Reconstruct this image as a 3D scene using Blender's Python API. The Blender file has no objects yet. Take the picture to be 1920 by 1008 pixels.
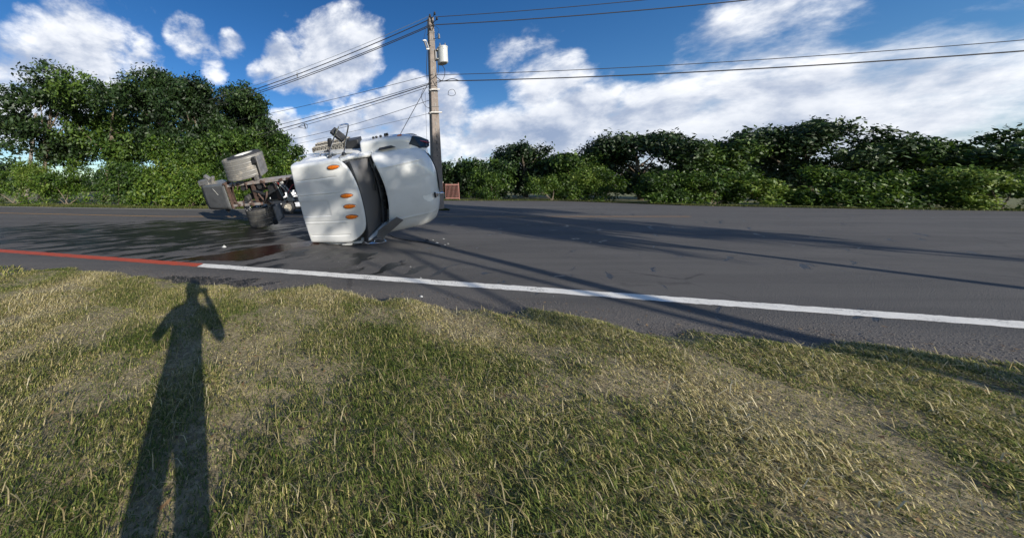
import bpy, bmesh, math, random
import numpy as np
from mathutils import Vector, Matrix

random.seed(7)
RNG = np.random.default_rng(7)
R = math.radians
S = bpy.context.scene
COL = S.collection

# ------------------------------------------------------------------ camera, sky, sun, exposure
CAM_H = 1.55
PITCH = 6.0
cam = bpy.data.cameras.new('camera'); camo = bpy.data.objects.new('camera', cam); COL.objects.link(camo)
S.camera = camo
cam.sensor_width = 36; cam.sensor_fit = 'HORIZONTAL'
cam.lens = 9.375; cam.shift_x = 0.1875; cam.shift_y = -0.1078
cam.clip_start = 0.02; cam.clip_end = 3000
camo.location = (0, 0, CAM_H); camo.rotation_euler = (R(90 + PITCH), 0, 0)

SUN_AZ = 23.5      # shadows run this far to the left of straight ahead
SUN_EL = 18.5
SUN_DIR = Vector((math.sin(R(SUN_AZ)) * math.cos(R(SUN_EL)), -math.cos(R(SUN_AZ)) * math.cos(R(SUN_EL)), math.sin(R(SUN_EL))))
sl = bpy.data.lights.new('sun', 'SUN'); sl.energy = 5.0; sl.angle = R(0.53); sl.color = (1, 0.94, 0.84)
so = bpy.data.objects.new('sun', sl); COL.objects.link(so)
so.rotation_euler = SUN_DIR.to_track_quat('Z', 'Y').to_euler()
S.view_settings.view_transform = 'Standard'; S.view_settings.look = 'None'
S.view_settings.exposure = 0.4; S.view_settings.gamma = 1.0; S.view_settings.use_curve_mapping = False
S.render.engine = 'CYCLES'
S.cycles.max_bounces = 6; S.cycles.transparent_max_bounces = 8


def pix_dir(px, py):
    """direction in the world through a point of the photograph (real lens data)"""
    v = Vector(((px - 600) / 500.0, (297 - py) / 500.0, 1.0))
    c, s = math.cos(R(PITCH)), math.sin(R(PITCH))
    return Vector((v.x, c * v.z - s * v.y, s * v.z + c * v.y))


def at(px, py, Y):
    d = pix_dir(px, py)
    return Vector((d.x / d.y * Y, Y, CAM_H + d.z / d.y * Y))


def gnd(px, py):
    d = pix_dir(px, py); t = -CAM_H / d.z
    return Vector((d.x * t, d.y * t, 0))


class NT:
    def __init__(s, tree): s.t = tree; s.n = tree.nodes; s.l = tree.links
    def node(s, typ, **kw):
        n = s.n.new(typ)
        for k, v in kw.items():
            if k.startswith('_'): setattr(n, k[1:], v)
        return n
    def set(s, sock, v):
        if hasattr(v, 'default_value') or isinstance(v, bpy.types.NodeSocket): s.l.new(v, sock)
        else: sock.default_value = v
    def math(s, op, a, b=0.0, c=None, clamp=False):
        n = s.n.new('ShaderNodeMath'); n.operation = op; n.use_clamp = clamp
        s.set(n.inputs[0], a); s.set(n.inputs[1], b)
        if c is not None: s.set(n.inputs[2], c)
        return n.outputs[0]
    def rng(s, v, a, b, c=0.0, d=1.0, smooth=False):
        n = s.n.new('ShaderNodeMapRange'); n.clamp = True
        if smooth: n.interpolation_type = 'SMOOTHSTEP'
        s.set(n.inputs[0], v)
        for i, q in enumerate((a, b, c, d)): s.set(n.inputs[1 + i], q)
        return n.outputs[0]
    def noise(s, vec, scale, detail=4, rough=0.5, dist=0.0, lac=2.0):
        n = s.n.new('ShaderNodeTexNoise')
        if vec is not None: s.l.new(vec, n.inputs['Vector'])
        n.inputs['Scale'].default_value = scale; n.inputs['Detail'].default_value = detail
        n.inputs['Roughness'].default_value = rough; n.inputs['Distortion'].default_value = dist
        return n.outputs[0]
    def voro(s, vec, scale, feat='F1', out=0):
        n = s.n.new('ShaderNodeTexVoronoi'); n.feature = feat
        if vec is not None: s.l.new(vec, n.inputs['Vector'])
        n.inputs['Scale'].default_value = scale
        return n.outputs[out]
    def mix(s, f, a, b, blend='MIX'):
        n = s.n.new('ShaderNodeMix'); n.data_type = 'RGBA'; n.blend_type = blend
        s.set(n.inputs[0], f); s.set(n.inputs[6], a if not isinstance(a, tuple) or len(a) == 4 else (*a, 1)); s.set(n.inputs[7], b if not isinstance(b, tuple) or len(b) == 4 else (*b, 1))
        return n.outputs[2]
    def mapping(s, vec, scale=(1, 1, 1), rot=(0, 0, 0), loc=(0, 0, 0)):
        n = s.n.new('ShaderNodeMapping'); s.l.new(vec, n.inputs[0])
        n.inputs['Scale'].default_value = scale; n.inputs['Rotation'].default_value = rot; n.inputs['Location'].default_value = loc
        return n.outputs[0]
    def bump(s, h, strength=0.3, dist=0.02):
        n = s.n.new('ShaderNodeBump'); s.l.new(h, n.inputs['Height'])
        n.inputs['Strength'].default_value = strength; n.inputs['Distance'].default_value = dist
        return n.outputs[0]


# ---- world: Nishita sky with procedural cloud fields
W = bpy.data.worlds.new('World'); S.world = W; W.use_nodes = True
w = NT(W.node_tree); w.n.clear()
wo = w.n.new('ShaderNodeOutputWorld'); bg = w.n.new('ShaderNodeBackground'); w.l.new(bg.outputs[0], wo.inputs[0])
sky = w.n.new('ShaderNodeTexSky'); sky.sky_type = 'NISHITA'; sky.sun_disc = False
sky.sun_elevation = R(SUN_EL); sky.sun_rotation = math.atan2(SUN_DIR.x, SUN_DIR.y)
sky.air_density = 1.0; sky.dust_density = 0.3; sky.ozone_density = 3.5; sky.altitude = 0
tc = w.n.new('ShaderNodeTexCoord'); gen = tc.outputs['Generated']
nrm = w.n.new('ShaderNodeVectorMath'); nrm.operation = 'NORMALIZE'; w.l.new(gen, nrm.inputs[0]); D = nrm.outputs[0]
BLOBS = [  # place in the sky, radius (photo px), density
    (648, 52, 40, 1.0), (672, 72, 42, 1.0), (615, 85, 50, 1.0), (650, 115, 55, 1.0), (580, 130, 55, .85), (620, 150, 45, .8), (530, 128, 44, .95), (485, 135, 28, .75), (688, 95, 30, .6),
    (365, 85, 34, .95), (395, 100, 30, .85), (434, 88, 28, .9), (405, 125, 28, .75), (345, 60, 34, .8),
    (765, 178, 36, 1.1), (800, 215, 55, 1.1), (725, 225, 50, 1.0), (685, 205, 34, .8), (830, 180, 36, .9), (835, 250, 60, 1.0), (760, 262, 60, 1.0),
    (520, 240, 34, 1.1), (560, 265, 45, 1.1), (605, 262, 48, 1.0), (650, 245, 42, 1.0), (690, 270, 50, 1.0), (540, 222, 22, .7),
    (985, 100, 50, .8), (1020, 150, 50, .9), (930, 265, 60, 1.0), (1040, 275, 70, 1.1), (1150, 255, 80, 1.0), (1090, 215, 45, .9), (1300, 255, 90, 1.0), (1260, 200, 50, .8), (1480, 240, 110, 1.0), (1440, 90, 80, .8), (1510, 60, 60, .7), (1650, 210, 110, .95), (1850, 180, 130, .95), (1760, 60, 60, .6),
    (230, 120, 60, .7), (150, 90, 70, .8), (60, 180, 80, .9), (230, 20, 60, .45)]
acc = None
for (px, py, r, k) in BLOBS:
    d = pix_dir(px, py); Ln = d.length; d.normalize()
    ang = math.atan(r / 500.0) / (Ln * 0.5 + 0.5)
    vm = w.n.new('ShaderNodeVectorMath'); vm.operation = 'DOT_PRODUCT'; w.l.new(D, vm.inputs[0]); vm.inputs[1].default_value = d
    g = w.rng(vm.outputs['Value'], math.cos(ang * 1.55), math.cos(ang * 0.25), 0.0, k, True)
    acc = g if acc is None else w.math('MAXIMUM', acc, w.math('ADD', g, w.math('MULTIPLY', acc, 0.10)))
# elsewhere in the sky: loose fair-weather cumulus, so the sky goes on behind the photographer
vm = w.n.new('ShaderNodeVectorMath'); vm.operation = 'DOT_PRODUCT'; w.l.new(D, vm.inputs[0]); vm.inputs[1].default_value = (0.25, 0.95, 0.18)
far = w.rng(vm.outputs['Value'], 0.55, 0.1, 0, 1, True)
low = w.noise(D, 2.2, 2)
gen_c = w.math('MULTIPLY', w.rng(low, .5, .66, 0, .9, True), far)
acc = w.math('MAXIMUM', acc, gen_c)
st = w.mapping(D, (1, 1, 1.5))
def cloud_density(vec):
    n1 = w.noise(vec, 5.0, 10, 0.56, 0.25)
    n2 = w.noise(vec, 17.0, 6, 0.6, 0.2)
    n = w.math('ADD', w.math('MULTIPLY', w.math('SUBTRACT', n1, .5), 2.6), w.math('MULTIPLY', w.math('SUBTRACT', n2, .5), 0.9))
    return w.math('ADD', w.math('MULTIPLY', acc, 1.25), n)
dens = cloud_density(st)
# the same field a little way towards the sun tells which side of each puff is lit
off = w.n.new('ShaderNodeVectorMath'); off.operation = 'ADD'; w.l.new(st, off.inputs[0]); off.inputs[1].default_value = (0.028, -0.02, 0.055)
dens2 = cloud_density(off.outputs[0])
alpha = w.rng(dens, 0.52, 1.3, 0, 1, True)
lit = w.rng(w.math('SUBTRACT', dens, dens2), -0.45, 0.55, 0.0, 1.0, True)
thick = w.rng(dens, 0.7, 2.0, 1.0, 0.72, True)
cval = w.math('MULTIPLY', w.math('ADD', w.math('MULTIPLY', lit, 0.42), 0.62), thick)
ccol = w.mix(w.rng(cval, .5, 1.0), (2.8, 3.5, 5.0, 1), (10.6, 10.6, 10.6, 1))
hs = w.n.new('ShaderNodeHueSaturation'); hs.inputs['Hue'].default_value = .507; hs.inputs['Saturation'].default_value = 1.25; hs.inputs['Value'].default_value = 1.16; w.l.new(sky.outputs[0], hs.inputs['Color'])
skc = w.mix(w.math('MULTIPLY', alpha, 0.96), hs.outputs[0], ccol)
w.l.new(skc, bg.inputs[0]); bg.inputs[1].default_value = 0.09


# ------------------------------------------------------------------ materials
def mat(name, col=(.5, .5, .5), rough=.6, metal=0.0, var=0.0, scale=8, bump=0.0, bscale=40, dirt=None, dirt_amt=0.5, coat=0.0, spec=.5, dscale=3.0, emis=None):
    m = bpy.data.materials.new(name); m.use_nodes = True
    t = NT(m.node_tree); p = t.n['Principled BSDF']
    p.inputs['Roughness'].default_value = rough; p.inputs['Metallic'].default_value = metal
    p.inputs['Coat Weight'].default_value = coat; p.inputs['Coat Roughness'].default_value = 0.08
    p.inputs['Specular IOR Level'].default_value = spec
    oc = t.n.new('ShaderNodeTexCoord').outputs['Object']
    c = (*col, 1)
    if var > 0:
        n = t.noise(oc, scale, 5, .6)
        c = t.mix(t.rng(n, .3, .7), tuple(x * (1 - var) for x in col) + (1,), tuple(min(1, x * (1 + var)) for x in col) + (1,))
    if dirt:
        n = t.noise(oc, dscale, 8, .65)
        f = t.rng(n, .5, .72, 0, dirt_amt, True)
        c = t.mix(f, c, (*dirt, 1))
        rg = t.math('ADD', t.math('MULTIPLY', f, .4), rough, clamp=True); t.l.new(rg, p.inputs['Roughness'])
    t.set(p.inputs['Base Color'], c)
    if bump > 0:
        t.l.new(t.bump(t.noise(oc, bscale, 5, .6), bump, .01), p.inputs['Normal'])
    return m


M = {}
M['paint'] = mat('white_paint', (.74, .745, .735), .24, 0, .03, 2, coat=.6, dirt=(.42, .41, .38), dirt_amt=.22, dscale=2.2)
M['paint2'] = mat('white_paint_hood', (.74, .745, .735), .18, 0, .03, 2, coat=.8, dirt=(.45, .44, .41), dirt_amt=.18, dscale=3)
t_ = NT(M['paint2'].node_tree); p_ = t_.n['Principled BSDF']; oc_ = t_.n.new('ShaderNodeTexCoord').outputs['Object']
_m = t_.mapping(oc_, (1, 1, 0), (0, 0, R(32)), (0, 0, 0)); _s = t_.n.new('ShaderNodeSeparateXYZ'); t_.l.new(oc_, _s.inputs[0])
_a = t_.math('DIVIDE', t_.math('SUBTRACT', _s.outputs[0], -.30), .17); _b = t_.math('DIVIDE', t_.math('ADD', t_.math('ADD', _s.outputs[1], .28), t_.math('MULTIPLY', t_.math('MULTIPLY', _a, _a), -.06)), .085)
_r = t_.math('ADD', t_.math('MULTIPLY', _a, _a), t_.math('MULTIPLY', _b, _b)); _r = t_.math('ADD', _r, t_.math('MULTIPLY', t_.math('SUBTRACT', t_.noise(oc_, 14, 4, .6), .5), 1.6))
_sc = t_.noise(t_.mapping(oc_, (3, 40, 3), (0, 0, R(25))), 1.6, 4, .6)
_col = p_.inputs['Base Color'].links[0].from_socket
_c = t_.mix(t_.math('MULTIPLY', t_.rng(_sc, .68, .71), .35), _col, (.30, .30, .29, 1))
t_.l.new(t_.mix(t_.rng(_r, 1.05, .9), _c, (.97, .97, .93, 1)), p_.inputs['Base Color'])  # pale crescent near the nose: sun patch painted into the base colour
M['seam'] = mat('seam_shadow', (.35, .35, .34), .5)
M['black'] = mat('black_plastic', (.02, .021, .023), .45, 0, .3, 6, .1, 60)
M['dark'] = mat('dark_interior', (.018, .018, .02), .8, 0, .4, 6)
M['trimgrey'] = mat('grey_plastic', (.13, .13, .135), .5, 0, .2, 5, .08, 60, dirt=(.22, .2, .18), dirt_amt=.4)
M['fender'] = mat('poly_fender', (.17, .165, .155), .42, 0, .12, 4, .05, 90, dirt=(.42, .37, .30), dirt_amt=.75, dscale=2.5)
M['fender_shaded'] = mat('poly_fender_shaded', (.07, .068, .065), .42, 0, .2, 4, .05, 90, dirt=(.2, .18, .15), dirt_amt=.5, dscale=2.5)  # same fender plastic, darkened to carry the cab's shade on the lower wheel
M['chrome'] = mat('chrome', (.78, .78, .80), .12, 1.0, .1, 10)
M['alu'] = mat('tread_aluminium', (.60, .56, .48), .35, .8, .2, 8, .2, 40, dirt=(.25, .2, .14), dirt_amt=.6)
M['treadbase'] = mat('tread_base', (.09, .085, .08), .6, .3)
M['rust'] = mat('rusty_steel', (.085, .052, .040), .8, .1, .45, 9, .35, 30, dirt=(.06, .05, .048), dirt_amt=.9, dscale=4)
M['rail'] = mat('frame_rail_steel', (.34, .31, .29), .6, .2, .25, 5, .2, 50, dirt=(.23, .09, .045), dirt_amt=.95, dscale=4.5)
M['steel'] = mat('dirty_steel', (.20, .195, .19), .5, .4, .3, 5, .2, 50, dirt=(.10, .08, .06), dirt_amt=.7)
M['plate'] = mat('deck_plate', (.15, .155, .16), .38, .45, .25, 3, .1, 40, dirt=(.06, .055, .05), dirt_amt=.8, dscale=3)
M['rubber'] = mat('tyre_rubber', (.028, .028, .03), .75, 0, .3, 10, .15, 60, dirt=(.10, .09, .075), dirt_amt=.5)
M['rim'] = mat('white_rim', (.70, .68, .62), .35, .2, .1, 6, dirt=(.3, .25, .2), dirt_amt=.5)
M['whitegrey'] = mat('pale_bracket', (.50, .50, .48), .5, .1, .2, 6, dirt=(.2, .15, .1), dirt_amt=.6)
M['red'] = mat('red_hose', (.45, .03, .03), .4)
M['bluehose'] = mat('pale_hose', (.35, .38, .36), .5)
M['copper'] = mat('engine_block', (.05, .048, .045), .6, .3, .4, 8)
M['mirror'] = mat('mirror_glass', (.45, .52, .58), .06, 1.0)
M['concrete'] = mat('pole_concrete', (.215, .18, .155), .85, 0, .22, 3, .3, 30, dirt=(.16, .13, .11), dirt_amt=.7, dscale=4)
M['xfmr'] = mat('transformer_paint', (.45, .46, .44), .35, 0, .05, 4, dirt=(.35, .3, .25), dirt_amt=.3)
M['wire'] = mat('cable_black', (.02, .02, .022), .6)
M['wiregrey'] = mat('cable_grey', (.14, .15, .16), .5)
M['ceramic'] = mat('insulator', (.20, .20, .20), .35)
M['bark'] = mat('bark', (.16, .125, .09), .9, 0, .3, 8, .5, 20)
M['redfence'] = mat('red_iron', (.22, .075, .055), .55, 0, .2, 5, dirt=(.2, .05, .03), dirt_amt=.5)
M['wall'] = mat('pale_wall', (.5, .48, .43), .85, 0, .1, 3, .2, 30, dirt=(.2, .2, .16), dirt_amt=.5)
M['carpaint'] = mat('car_white', (.8, .8, .8), .2, 0, 0, 3, coat=.7)
M['cloth_dark'] = mat('dark_cloth', (.04, .045, .06), .9, 0, .3, 12)
M['jeans'] = mat('jeans', (.05, .07, .13), .9, 0, .2, 12)
M['skin'] = mat('skin', (.42, .26, .18), .55)
M['hair'] = mat('hair', (.02, .015, .012), .7)
M['lamp_red'] = mat('red_lens', (.30, .012, .01), .2, coat=.5)
M['scrap'] = mat('white_scrap', (.42, .42, .40), .6, 0, .3, 40)


def mk_amber():
    m = bpy.data.materials.new('amber_lens'); m.use_nodes = True; t = NT(m.node_tree); p = t.n['Principled BSDF']
    oc = t.n.new('ShaderNodeTexCoord').outputs['Object']
    v = t.voro(t.mapping(oc, (1, 1, 1)), 55)
    t.l.new(t.mix(t.rng(v, .1, .6), (1.0, .30, .012), (.62, .12, .005)), p.inputs['Base Color'])
    p.inputs['Roughness'].default_value = .15; p.inputs['Coat Weight'].default_value = .6
    return m
M['amber'] = mk_amber()


def mk_glass(name, tint=(.02, .025, .028), mixf=.72):
    m = bpy.data.materials.new(name); m.use_nodes = True; t = NT(m.node_tree); t.n.clear()
    o = t.n.new('ShaderNodeOutputMaterial'); mx = t.n.new('ShaderNodeMixShader')
    tr = t.n.new('ShaderNodeBsdfTransparent'); tr.inputs[0].default_value = (.45, .5, .5, 1)
    p = t.n.new('ShaderNodeBsdfPrincipled'); p.inputs['Base Color'].default_value = (*tint, 1); p.inputs['Roughness'].default_value = .08
    mx.inputs[0].default_value = mixf
    t.l.new(tr.outputs[0], mx.inputs[1]); t.l.new(p.outputs[0], mx.inputs[2]); t.l.new(mx.outputs[0], o.inputs[0])
    return m
M['glass'] = mk_glass('dusty_windscreen', (.17, .168, .172), .85)
M['carglass'] = mk_glass('car_glass', (.02, .025, .03), .9)


def mk_leaf(name, cols, trans=.35, rough=.5):
    m = bpy.data.materials.new(name); m.use_nodes = True; t = NT(m.node_tree); t.n.clear()
    o = t.n.new('ShaderNodeOutputMaterial')
    at_ = t.n.new('ShaderNodeAttribute'); at_.attribute_name = 'tint'
    cr = t.n.new('ShaderNodeValToRGB'); t.l.new(at_.outputs['Fac'], cr.inputs[0])
    el = cr.color_ramp.elements
    el[0].color = (*cols[0], 1); el[1].color = (*cols[-1], 1)
    for i, c in enumerate(cols[1:-1]):
        e = el.new((i + 1) / (len(cols) - 1)); e.color = (*c, 1)
    p = t.n.new('ShaderNodeBsdfPrincipled'); p.inputs['Roughness'].default_value = rough; p.inputs['Specular IOR Level'].default_value = .35
    tl = t.n.new('ShaderNodeBsdfTranslucent'); mx = t.n.new('ShaderNodeMixShader'); mx.inputs[0].default_value = trans
    t.l.new(cr.outputs[0], p.inputs['Base Color']); t.l.new(cr.outputs[0], tl.inputs[0])
    t.l.new(p.outputs[0], mx.inputs[1]); t.l.new(tl.outputs[0], mx.inputs[2]); t.l.new(mx.outputs[0], o.inputs[0])
    return m
M['leaf_dark'] = mk_leaf('leaf_dark_green', [(.008, .016, .005), (.014, .032, .008), (.024, .05, .012), (.04, .07, .016)], .12)
M['leaf_mid'] = mk_leaf('leaf_mid_green', [(.012, .03, .005), (.028, .062, .010), (.055, .10, .015), (.09, .145, .022)], .22)
M['leaf_vine'] = mk_leaf('leaf_vine_green', [(.018, .042, .006), (.045, .092, .010), (.095, .16, .018), (.17, .22, .04)], .28)
M['grass'] = mk_leaf('verge_grass', [(.09, .13, .02), (.17, .20, .04), (.33, .30, .10), (.50, .41, .18), (.62, .53, .30)], .25, .7)
M['grassfar'] = mk_leaf('far_grass', [(.05, .08, .014), (.10, .12, .03), (.2, .18, .06)], .25, .7)


# ------------------------------------------------------------------ mesh helpers
def prop(o, label=None, cat=None, group=None, kind=None):
    if label: o['label'] = label
    if cat: o['category'] = cat
    if group: o['group'] = group
    if kind: o['kind'] = kind
    return o


def empty(name, loc=(0, 0, 0), label=None, cat=None, group=None, rz=0):
    o = bpy.data.objects.new(name, None); COL.objects.link(o); o.location = loc; o.rotation_euler = (0, 0, rz)
    o.empty_display_size = .1
    return prop(o, label, cat, group)


class MB:
    def __init__(s): s.v = []; s.f = []; s.mi = []; s.cur = 0
    def add(s, vs, fs):
        b = len(s.v); s.v += [tuple(p) for p in vs]; s.f += [tuple(i + b for i in f) for f in fs]; s.mi += [s.cur] * len(fs); return s
    def box(s, c, d, rot=None, taper=1.0):
        pts = []
        for z in (-1, 1):
            k = taper if z > 0 else 1
            for (x, y) in ((-1, -1), (1, -1), (1, 1), (-1, 1)):
                p = Vector((x * d[0] / 2 * k, y * d[1] / 2 * k, z * d[2] / 2))
                if rot is not None: p = rot @ p
                pts.append(p + Vector(c))
        return s.add(pts, [(0, 3, 2, 1), (4, 5, 6, 7), (0, 1, 5, 4), (1, 2, 6, 5), (2, 3, 7, 6), (3, 0, 4, 7)])
    def tube(s, pts, r, n=8, cap=True, closed=False):
        pts = [Vector(p) for p in pts]; m = len(pts)
        rr = r if isinstance(r, (list, tuple)) else [r] * m
        vs = []; prev = None
        for i, p in enumerate(pts):
            if closed: t = pts[(i + 1) % m] - pts[i - 1]
            else: t = pts[min(i + 1, m - 1)] - pts[max(i - 1, 0)]
            if t.length < 1e-9: t = Vector((0, 0, 1))
            t.normalize()
            if prev is None:
                a = Vector((0, 0, 1)) if abs(t.z) < .9 else Vector((1, 0, 0)); u = t.cross(a).normalized()
            else:
                u = prev - t * prev.dot(t)
                u = u.normalized() if u.length > 1e-6 else t.orthogonal().normalized()
            prev = u; q = t.cross(u)
            for k in range(n):
                an = 2 * math.pi * k / n; vs.append(p + (u * math.cos(an) + q * math.sin(an)) * rr[i])
        fs = []
        mm = m if closed else m - 1
        for i in range(mm):
            for k in range(n):
                a = i * n + k; b = i * n + (k + 1) % n; c = ((i + 1) % m) * n + (k + 1) % n; d = ((i + 1) % m) * n + k
                fs.append((a, b, c, d))
        if cap and not closed:
            fs.append(tuple(range(n - 1, -1, -1))); fs.append(tuple(range((m - 1) * n, m * n)))
        return s.add(vs, fs)
    def grid(s, rows, closed_u=False, thick=None):
        nu = len(rows); nv = len(rows[0]); vs = [p for r in rows for p in r]; fs = []
        for i in range(nu - (0 if closed_u else 1)):
            for j in range(nv - 1):
                a = i * nv + j; b = a + 1; i2 = (i + 1) % nu; fs.append((a, b, i2 * nv + j + 1, i2 * nv + j))
        return s.add(vs, fs)
    def lathe(s, prof, n=32, c=(0, 0, 0), axis='y', closed=True):
        vs = []; m = len(prof)
        for k in range(n):
            a = 2 * math.pi * k / n
            for (r, h) in prof:
                if axis == 'y': p = (c[0] + r * math.cos(a), c[1] + h, c[2] + r * math.sin(a))
                elif axis == 'z': p = (c[0] + r * math.cos(a), c[1] + r * math.sin(a), c[2] + h)
                else: p = (c[0] + h, c[1] + r * math.cos(a), c[2] + r * math.sin(a))
                vs.append(p)
        fs = []
        for k in range(n):
            for j in range(m - (0 if closed else 1)):
                a = k * m + j; b = k * m + (j + 1) % m; k2 = (k + 1) % n
                fs.append((a, b, k2 * m + (j + 1) % m, k2 * m + j))
        return s.add(vs, fs)
    def prism(s, poly, h, frame):
        """poly: list of (a,b); frame(a,b,c)->point; extruded c 0..h"""
        n = len(poly)
        vs = [frame(a, b, 0) for a, b in poly] + [frame(a, b, h) for a, b in poly]
        fs = [tuple(range(n - 1, -1, -1)), tuple(range(n, 2 * n))] + [(i, (i + 1) % n, n + (i + 1) % n, n + i) for i in range(n)]
        return s.add(vs, fs)
    def build(s, name, mats, parent=None, smooth=35, bevel=0, bseg=2, solid=0, sub=0, loc=None, rot=None, fix=True, soff=-1):
        me = bpy.data.meshes.new(name); me.from_pydata(s.v, [], s.f)
        for m in (mats if isinstance(mats, (list, tuple)) else [mats]): me.materials.append(m)
        if any(s.mi): me.polygons.foreach_set('material_index', s.mi)
        if fix:
            bm = bmesh.new(); bm.from_mesh(me); bmesh.ops.remove_doubles(bm, verts=bm.verts, dist=1e-5)
            bmesh.ops.recalc_face_normals(bm, faces=bm.faces); bm.to_mesh(me); bm.free()
        if smooth:
            me.polygons.foreach_set('use_smooth', [True] * len(me.polygons)); me.set_sharp_from_angle(angle=R(smooth))
        me.update()
        o = bpy.data.objects.new(name, me); COL.objects.link(o)
        if parent is not None: o.parent = parent
        if loc is not None: o.location = loc
        if rot is not None: o.rotation_euler = rot
        if solid: md = o.modifiers.new('solid', 'SOLIDIFY'); md.thickness = solid; md.offset = soff
        if sub: md = o.modifiers.new('sub', 'SUBSURF'); md.levels = sub; md.render_levels = sub
        if bevel: md = o.modifiers.new('bevel', 'BEVEL'); md.width = bevel; md.segments = bseg; md.limit_method = 'ANGLE'; md.angle_limit = R(40)
        return o


def bez(pts, n=20):
    """Catmull-Rom through points"""
    P = [Vector(p) for p in pts]; P = [P[0] * 2 - P[1]] + P + [P[-1] * 2 - P[-2]]; out = []
    for i in range(1, len(P) - 2):
        for k in range(n):
            t = k / n; a, b, c, d = P[i - 1:i + 3]
            out.append(.5 * ((2 * b) + (c - a) * t + (2 * a - 5 * b + 4 * c - d) * t * t + (3 * b - a - 3 * c + d) * t ** 3))
    out.append(P[-2]); return out


# ------------------------------------------------------------------ the ground, the road
RD = Vector((.976, -.217, 0)); RN = Vector((.217, .976, 0))     # along / across the road
EDGE_N = 2.9                                                     # near rim of the asphalt
LINE_N = 4.83


def sheet(name, poly, z, m):
    b = MB(); b.add([(p[0], p[1], z) for p in poly], [tuple(range(len(poly)))])
    o = b.build(name, m, smooth=0)
    prop(o, kind='structure'); return o


def rn(s, n): return (RD.x * s + RN.x * n, RD.y * s + RN.y * n)


def mk_soil(name, c1, c2, c3, sc=1.0):
    m = bpy.data.materials.new(name); m.use_nodes = True; t = NT(m.node_tree); p = t.n['Principled BSDF']
    oc = t.n.new('ShaderNodeTexCoord').outputs['Object']
    a = t.mix(t.rng(t.noise(oc, 3 * sc, 6, .6), .35, .65), (*c1, 1), (*c2, 1))
    a = t.mix(t.rng(t.noise(oc, 30 * sc, 5, .7), .45, .7), a, (*c3, 1))
    t.l.new(a, p.inputs['Base Color']); p.inputs['Roughness'].default_value = .95
    t.l.new(t.bump(t.noise(oc, 60 * sc, 6, .7), .8, .03), p.inputs['Normal'])
    return m
M['soil'] = mk_soil('verge_soil', (.16, .125, .07), (.30, .24, .13), (.48, .40, .22))
M['land'] = mk_soil('land', (.09, .11, .035), (.15, .15, .06), (.22, .2, .09), .6)


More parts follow.
